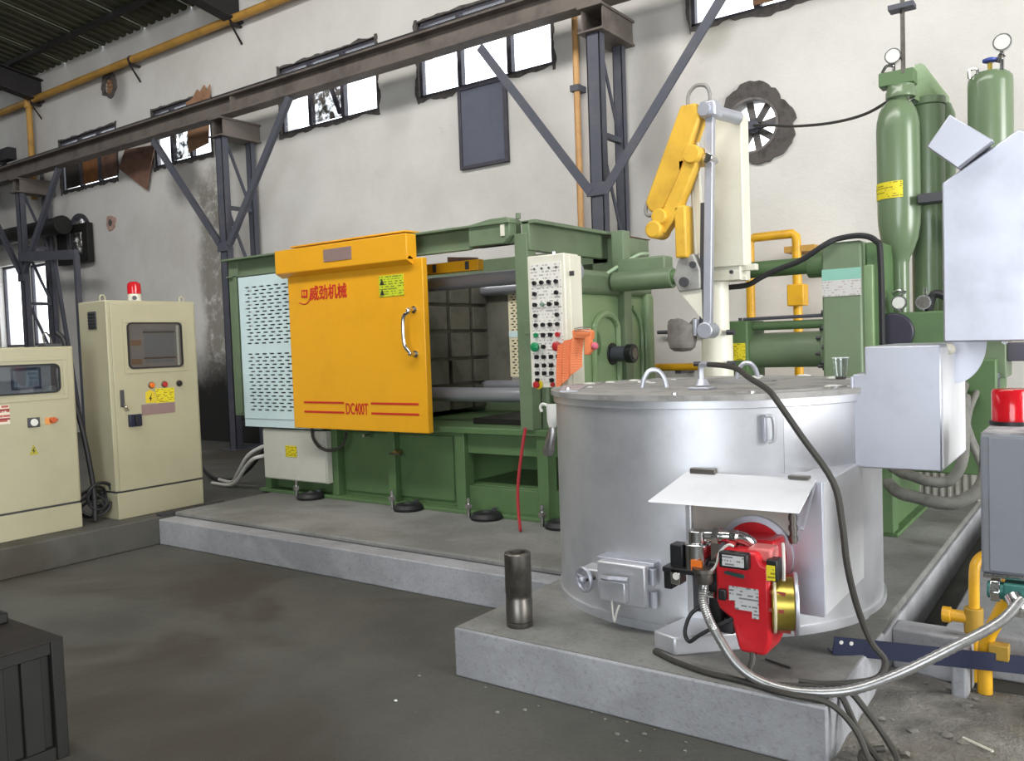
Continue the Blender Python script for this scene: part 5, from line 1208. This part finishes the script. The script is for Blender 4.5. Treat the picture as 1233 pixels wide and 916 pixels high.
MB().lathe((-1.29, 3.0, .56), (0, 0, 1), [(.03, 0), (.036, .01), (.036, .04), (.045, .045), (.045, .06)], 18).build('hose_union', STEEL, gb)
MB().tube([(-1.3, 3.05, .73), (-1.22, 3.06, .735), (-1.17, 3.08, .73), (-1.145, 3.1, .71), (-1.14, 3.12, .68)], .024, 10).build('gas_elbow', CHROME, gb)
for x in (-1.27, -1.2): MB().cyl((x, 3.055, .733), (x+.025, 3.055, .733), .032, 8).build('pipe_nut', CHROME, gb)
MB().tube([(-1.17, 3.0, .715), (-1.19, 2.99, .72), (-1.22, 2.985, .69), (-1.23, 2.98, .65), (-1.25, 2.98, .62), (-1.29, 2.99, .6)], .005, 6).build('white_lead', CABLE_W, gb)
MB().box(-1.285, -1.235, 3.02, 3.12, .4, .64).build('black_bracket', BLACK_P, gb, bevel=.008)
MB().box(-1.23, -1.2, 2.98, 3.02, .51, .55).build('cable_gland', BLACK_P, gb, bevel=.004)
MB().cyl((-1.3, 3.0, .52), (-1.25, 3.0, .52), .014, 10).build('chrome_nipple', CHROME, gb)
MB().box(-1.3, -1.2, 3.05, 3.14, .36, .42).build('lower_bracket', DGREY, gb, bevel=.006)
MB().tube([(-1.18, 3.0, .44), (-1.25, 2.99, .4), (-1.31, 2.98, .36), (-1.35, 2.98, .33), (-1.375, 3.0, .36), (-1.36, 3.02, .42), (-1.33, 3.04, .45)], .008, 7).build('black_lead', BLACK, gb)
tag(MB().tube([(-1.29, 3.0, .575), (-1.29, 2.985, .5), (-1.262, 2.965, .44), (-1.228, 2.95, .395), (-1.149, 2.93, .305), (-1.058, 2.93, .255), (-.928, 2.94, .24), (-.769, 2.98, .262), (-.623, 3.05, .324), (-.455, 3.12, .43), (-.329, 3.2, .513), (-.27, 3.25, .585)], .0175, 12, 16, rib=.05).build('braided_gas_hose', BRAID),
    'braided steel gas hose sweeping from the red burner to the right edge', 'hose')
tag(MB().tube([(-1.12, 3.03, .36), (-1.107, 3.0, .3), (-1.115, 2.97, .25), (-1.08, 2.95, .236), (-.976, 2.98, .236), (-.873, 3.02, .236), (-.81, 3.04, .22), (-.74, 3.0, .12), (-.66, 2.95, .055), (-.55, 2.8, .045)], .012, 8).build('power_cable', CABLE_G), 'dark power cable dropping from the burner over the plinth corner', 'cable')
tag(MB().tube([(-1.53, 3.045, .238), (-1.42, 2.99, .238), (-1.27, 2.945, .238), (-1.12, 2.935, .238), (-.95, 2.9, .24), (-.82, 2.92, .232), (-.736, 2.93, .16), (-.68, 2.9, .07), (-.6, 2.75, .045), (-.5, 2.5, .04)], .011, 8).build('power_cable', CABLE_G), 'dark cable lying along the front edge of the furnace plinth', 'cable')
tag(MB().tube([(-.86, 3.03, .24), (-.79, 3.05, .24), (-.72, 3.05, .17), (-.66, 3.05, .09), (-.61, 2.98, .05), (-.64, 2.88, .05), (-.7, 2.9, .055), (-.72, 2.98, .06), (-.66, 3.02, .07)], .012, 8).build('looped_cable', CABLE_G), 'dark cable looped in a coil on the rubble beside the plinth corner', 'cable')

# upright steel tube on the plinth
st = thing('steel_tube', 'upright greasy steel tube standing on the furnace plinth corner', 'tube', (-2.2, 3.03, .2265))
MB().lathe((-2.205, 3.06, .2265), (0, 0, 1), [(.058, 0), (.06, .004), (.06, .02), (.056, .022), (.056, .024), (.06, .028), (.06, .12), (.0585, .122), (.0585, .15), (.06, .152), (.06, .328), (.056, .333), (.036, .333), (.036, .28), (.001, .28)], 28).build('tube_wall', STEEL, st)

# ================================================================ RIGHT SIDE: grey box, gas pipes, kerb things
eb = thing('burner_control_box', 'grey burner control box with red beacon at the right edge', 'box', (-.2, 3.5, .64))
MB().box(-.396, -.02, 3.3, 3.98, .645, 1.126).build('box_body', GREYP, eb, bevel=.008)
MB().box(-.371, -.03, 3.29, 3.3, .655, 1.118).build('box_door', GREYP, eb, bevel=.004)
MB().box(-.395, -.02, 3.31, 3.98, 1.126, 1.13).build('marbled_top', concrete('dusty_marbled_top', '#a8a8aa', '#6a6a6c', '#c5c5c5', .8, 7, .3), eb, label='dust streaked top')
for y in (3.5, ): MB().box(-.41, -.396, y-.02, y+.02, .83, .9).build('side_knob', BLACK_P, eb, bevel=.005)
MB().cyl((-.33, 3.62, 1.13), (-.33, 3.62, 1.145), .075, 24).build('beacon_base', BLACK_P, eb)
MB().lathe((-.33, 3.62, 1.145), (0, 0, 1), [(.066, 0), (.066, .11), (.06, .118), (.002, .12)], 24).build('beacon_lens', BEACON, eb, label='red beacon lens')
MB().cyl((-.33, 3.62, 1.15), (-.33, 3.62, 1.22), .022, 10).build('beacon_bulb', M('warm_bulb', '#ffd9b0', .2), eb)
MB().box(-.16, -.1, 3.6, 3.66, .03, .65).build('stand_post', GREYP, eb, bevel=.004)
MB().box(-.25, 0., 3.5, 3.76, .02, .045).build('stand_foot', GREYP, eb, bevel=.004)
gp = thing('gas_supply_pipe', 'yellow gas supply pipes rising from the rubble under the grey box', 'pipe', (-.5, 3.9, 0))
MB().tube([(-.503, 3.93, .02), (-.5, 3.93, .3), (-.498, 3.93, .47), (-.49, 3.95, .52), (-.465, 4.0, .54), (-.43, 4.08, .54)], .021, 12).build('riser', YPIPE, gp)
MB().tube([(-.6, 3.93, .285), (-.5, 3.93, .285)], .026, 12, smooth=False).build('side_branch', YPIPE, gp)
MB().cyl((-.62, 3.93, .285), (-.585, 3.93, .285), .034, 12).build('branch_cap', YPIPE, gp, bevel=.004)
MB().cyl((-.502, 3.93, .22), (-.502, 3.93, .33), .037, 12).build('tee_fitting', M('mustard_fitting', '#a8852a', .5, 0, '#7d6420', .6, 12), gp, bevel=.004)
MB().tube([(-.36, 3.75, .44), (-.4, 3.79, .34), (-.445, 3.82, .22), (-.45, 3.82, .02)], .028, 12).build('slanting_pipe', YPIPE, gp)
MB().box(-.43, -.36, 3.76, 3.82, .18, .24).build('pipe_block', M('mustard_fitting', '#a8852a'), gp, bevel=.004)
MB().tube([(-.37, 3.6, .6), (-.38, 3.65, .53), (-.36, 3.74, .45)], .024, 10).build('upper_bend', YPIPE, gp)
tv = thing('gas_valve', 'teal gas valve with chrome fittings below the grey box', 'valve', (-.27, 3.3, .56))
MB().cyl((-.38, 3.32, .585), (-.1, 3.32, .585), .03, 16).build('valve_body', TEAL, tv, bevel=.004)
MB().box(-.33, -.22, 3.28, 3.36, .555, .62).build('valve_bonnet', TEAL, tv, bevel=.008)
for x in (-.37, -.25, -.19): MB().cyl((x, 3.32, .585), (x+.03, 3.32, .585), .042, 6).build('valve_nut', CHROME, tv, bevel=.003)
MB().tube([(-.39, 3.31, .635), (-.3, 3.3, .64), (-.2, 3.3, .64)], .009, 7).build('valve_lever', CHROME, tv)
MB().tube([(-.3, 3.27, .585), (-.285, 3.25, .56), (-.29, 3.25, .53)], .028, 10).build('hose_elbow', CHROME, tv)

bb = thing('angle_iron', 'dark blue steel angle iron lying from the plinth across to the right', 'bar', (-.6, 3.6, .1))
p, q = Vector((-.92, 3.375, .27)), Vector((.15, 4.18, -.03+.1)); d = (q-p).normalized()
sd = Vector((d.y, -d.x, 0)).normalized()
MB().bar(p, q, .006, .07).build('upright_leg', NAVY, bb)
MB().bar(p-Vector((0, 0, .035))-sd*.03, q-Vector((0, 0, .035))-sd*.03, .06, .006).build('flat_leg', NAVY, bb)
for t_ in (.03, .07):
    c = p+d*t_; MB().cyl(c+sd*.0055+Vector((0, 0, .015)), c+sd*.003+Vector((0, 0, .015)), .008, 10).build('bolt_hole', M('pale_hole', '#c9c6be', .8), bb)

# hydraulic hoses behind the flue box
for pts, r, lab in (
    ([(-1.16, 5.55, .67), (-1.05, 5.3, .665), (-.958, 5.2, .66), (-.87, 5.15, .645), (-.78, 5.15, .65), (-.732, 5.15, .698), (-.7, 5.15, .79), (-.7, 5.2, .93), (-.72, 5.4, 1.1)], .03, 'upper thick dusty hydraulic hose curving up behind the flue box'),
    ([(-1.16, 5.5, .57), (-1.05, 5.25, .555), (-.95, 5.2, .543), (-.824, 5.15, .53), (-.73, 5.15, .54), (-.64, 5.17, .6), (-.6, 5.2, .69), (-.6, 5.3, .85)], .036, 'lowest thick dusty hydraulic hose sweeping right towards the grey box'),
    ([(-.77, 5.82, 1.16), (-.764, 5.6, 1.1), (-.757, 5.6, .975), (-.707, 5.6, .8), (-.63, 5.6, .66), (-.58, 5.6, .6)], .026, 'dusty hydraulic hose dropping steeply from the rear manifold'),
    ([(-.7, 5.82, 1.13), (-.72, 5.55, 1.0), (-.72, 5.5, .88), (-.68, 5.5, .76), (-.63, 5.5, .63)], .018, 'thin pale hydraulic hose beside the steep one')):
    tag(MB().tube(pts, r, 10, 8, rib=.03).build('hydraulic_hose', HOSEG), lab, 'hose')
pl = thing('cover_plate', 'grey ribbed cover plate standing behind the hydraulic hoses', 'plate', (-.9, 6.9, .236))
MB().box(-1.3, -.83, 6.85, 6.87, .24, .72).build('plate', M('pale_grey_plate', '#b1aea6', .7), pl, bevel=.004)
for i in range(9): MB().box(-1.28+i*.05, -1.265+i*.05, 6.84, 6.85, .26, .7).build('rib', M('pale_grey_plate', '#b1aea6'), pl)

# bright foil scrap in the trench, straw, small stones
rnd = random.Random(21)
tag(crumple([(.02, .02, 0), (.035, .06, .01), (.06, .05, -.01), (.075, .015, .01)], (-.72, 4.25), 12, .7).build('foil_scrap', CHROME, smooth=False), 'shiny scrap of foil lying in the trench', 'foil')
tag(MB().bar((-1.13, 3.2, .231), (-1.02, 3.16, .231), .006, .006).build('wire_scrap', CABLE_G), 'thin dark scrap of wire on the plinth in front of the burner', 'wire')
tag(MB().bar((-.46, 3.3, .045), (-.36, 3.24, .045), .007, .006).build('straw_stick', CREAM_L), 'pale straw stick lying on the rubble ground', 'stick')
def pebble(c, r, seed):
    b = MB().sphere(c, r, 8, 5, (1.2, .9, .6)); q = random.Random(seed)
    b.v = [(x+q.uniform(-.2, .2)*r, y+q.uniform(-.2, .2)*r, z+q.uniform(-.12, .12)*r) for x, y, z in b.v]; return b
b = MB()
for i in range(110):
    x, y = rnd.uniform(-.78, .4), rnd.uniform(1.2, 3.84); k_ = pebble((x, y, .032), rnd.choice((.006, .008, .012, .02)), i); b._add(k_.v, k_.f)
for i in range(20):
    x = rnd.uniform(-2.6, -.85); k_ = pebble((x, 2.885-abs(rnd.gauss(0, .12)), .003), rnd.choice((.004, .006, .009)), i); b._add(k_.v, k_.f)
o = b.build('rubble_grit', RUBBLE); o['kind'] = 'stuff'; o['label'] = 'loose grit and rubble scattered along the furnace plinth'
for i, (x, y, r, lab) in enumerate(((-2.28, 2.03, .009, 'pale pebble on the dark floor near the bottom edge'), (-2.5, 2.55, .007, 'small pebble just left of the furnace plinth corner'))):
    tag(pebble((x, y, r*.5), r, 90+i).build('pebble', ASH), lab, 'stone')

# ================================================================ BOTTOM LEFT: dark steel crate
ck = thing('steel_crate', 'dark oily steel crate standing on the floor at the bottom left', 'crate', (-3.6, 1.5, 0))
x0, x1, y0, y1, zt_ = -4.0, -3.235, 1.02, 1.55, .45
b = MB(); b.box(x0+.03, x1-.03, y0+.03, y1-.03, .02, zt_-.02); b.build('crate_core', DARKBOX, ck)
for (xa, ya) in ((x1-.045, y0), (x1-.045, y1-.045), (x0, y0), (x0, y1-.045)): MB().box(xa, xa+.045, ya, ya+.045, 0, zt_).build('corner_post', DARKBOX, ck, bevel=.004)
for z in (.0, zt_-.05):
    MB().box(x1-.03, x1-.006, y0+.045, y1-.045, z, z+.05).build('side_rail', DARKBOX, ck, bevel=.003)
    MB().box(x0+.045, x1-.045, y0+.006, y0+.03, z, z+.05).build('side_rail', DARKBOX, ck, bevel=.003)
for y in (1.14, 1.27, 1.4): MB().box(x1-.03, x1-.01, y, y+.07, .05, zt_-.05).build('side_slat', DARKBOX, ck, bevel=.003)
MB().box(x0, x1, y0, y1, zt_-.004, zt_+.006).build('top_plate', M('rusty_dark_plate', '#241f1a', .7, .2, '#191612', .8, 6), ck, bevel=.003)
tw = thing('clamp_fitting', 'small dark clamp fitting lying on the steel crate', 'clamp', (-3.66, 1.5, .456))
MB().box(-3.7, -3.6, 1.44, 1.52, .456, .5).build('clamp_body', DARKBOX, tw, bevel=.008)
MB().cyl((-3.65, 1.48, .5), (-3.65, 1.48, .56), .02, 12).build('clamp_screw', STEEL_D, tw)
MB().cyl((-3.7, 1.48, .56), (-3.6, 1.48, .56), .012, 10).build('clamp_lever', M('blue_grey_steel', '#4a4d5e', .4, .5), tw)
lp = thing('lid_cover', 'dark round metal lid lying on the floor near the bottom edge', 'lid', (-1.9, 1.75, 0))
MB().lathe((-2.0, 1.72, 0), (0, 0, 1), [(.1, 0), (.1, .012), (.08, .022), (.02, .026), (.001, .026)], 24).build('lid_plate', M('dark_blue_grey_lid', '#3f434c', .5, .3), lp)
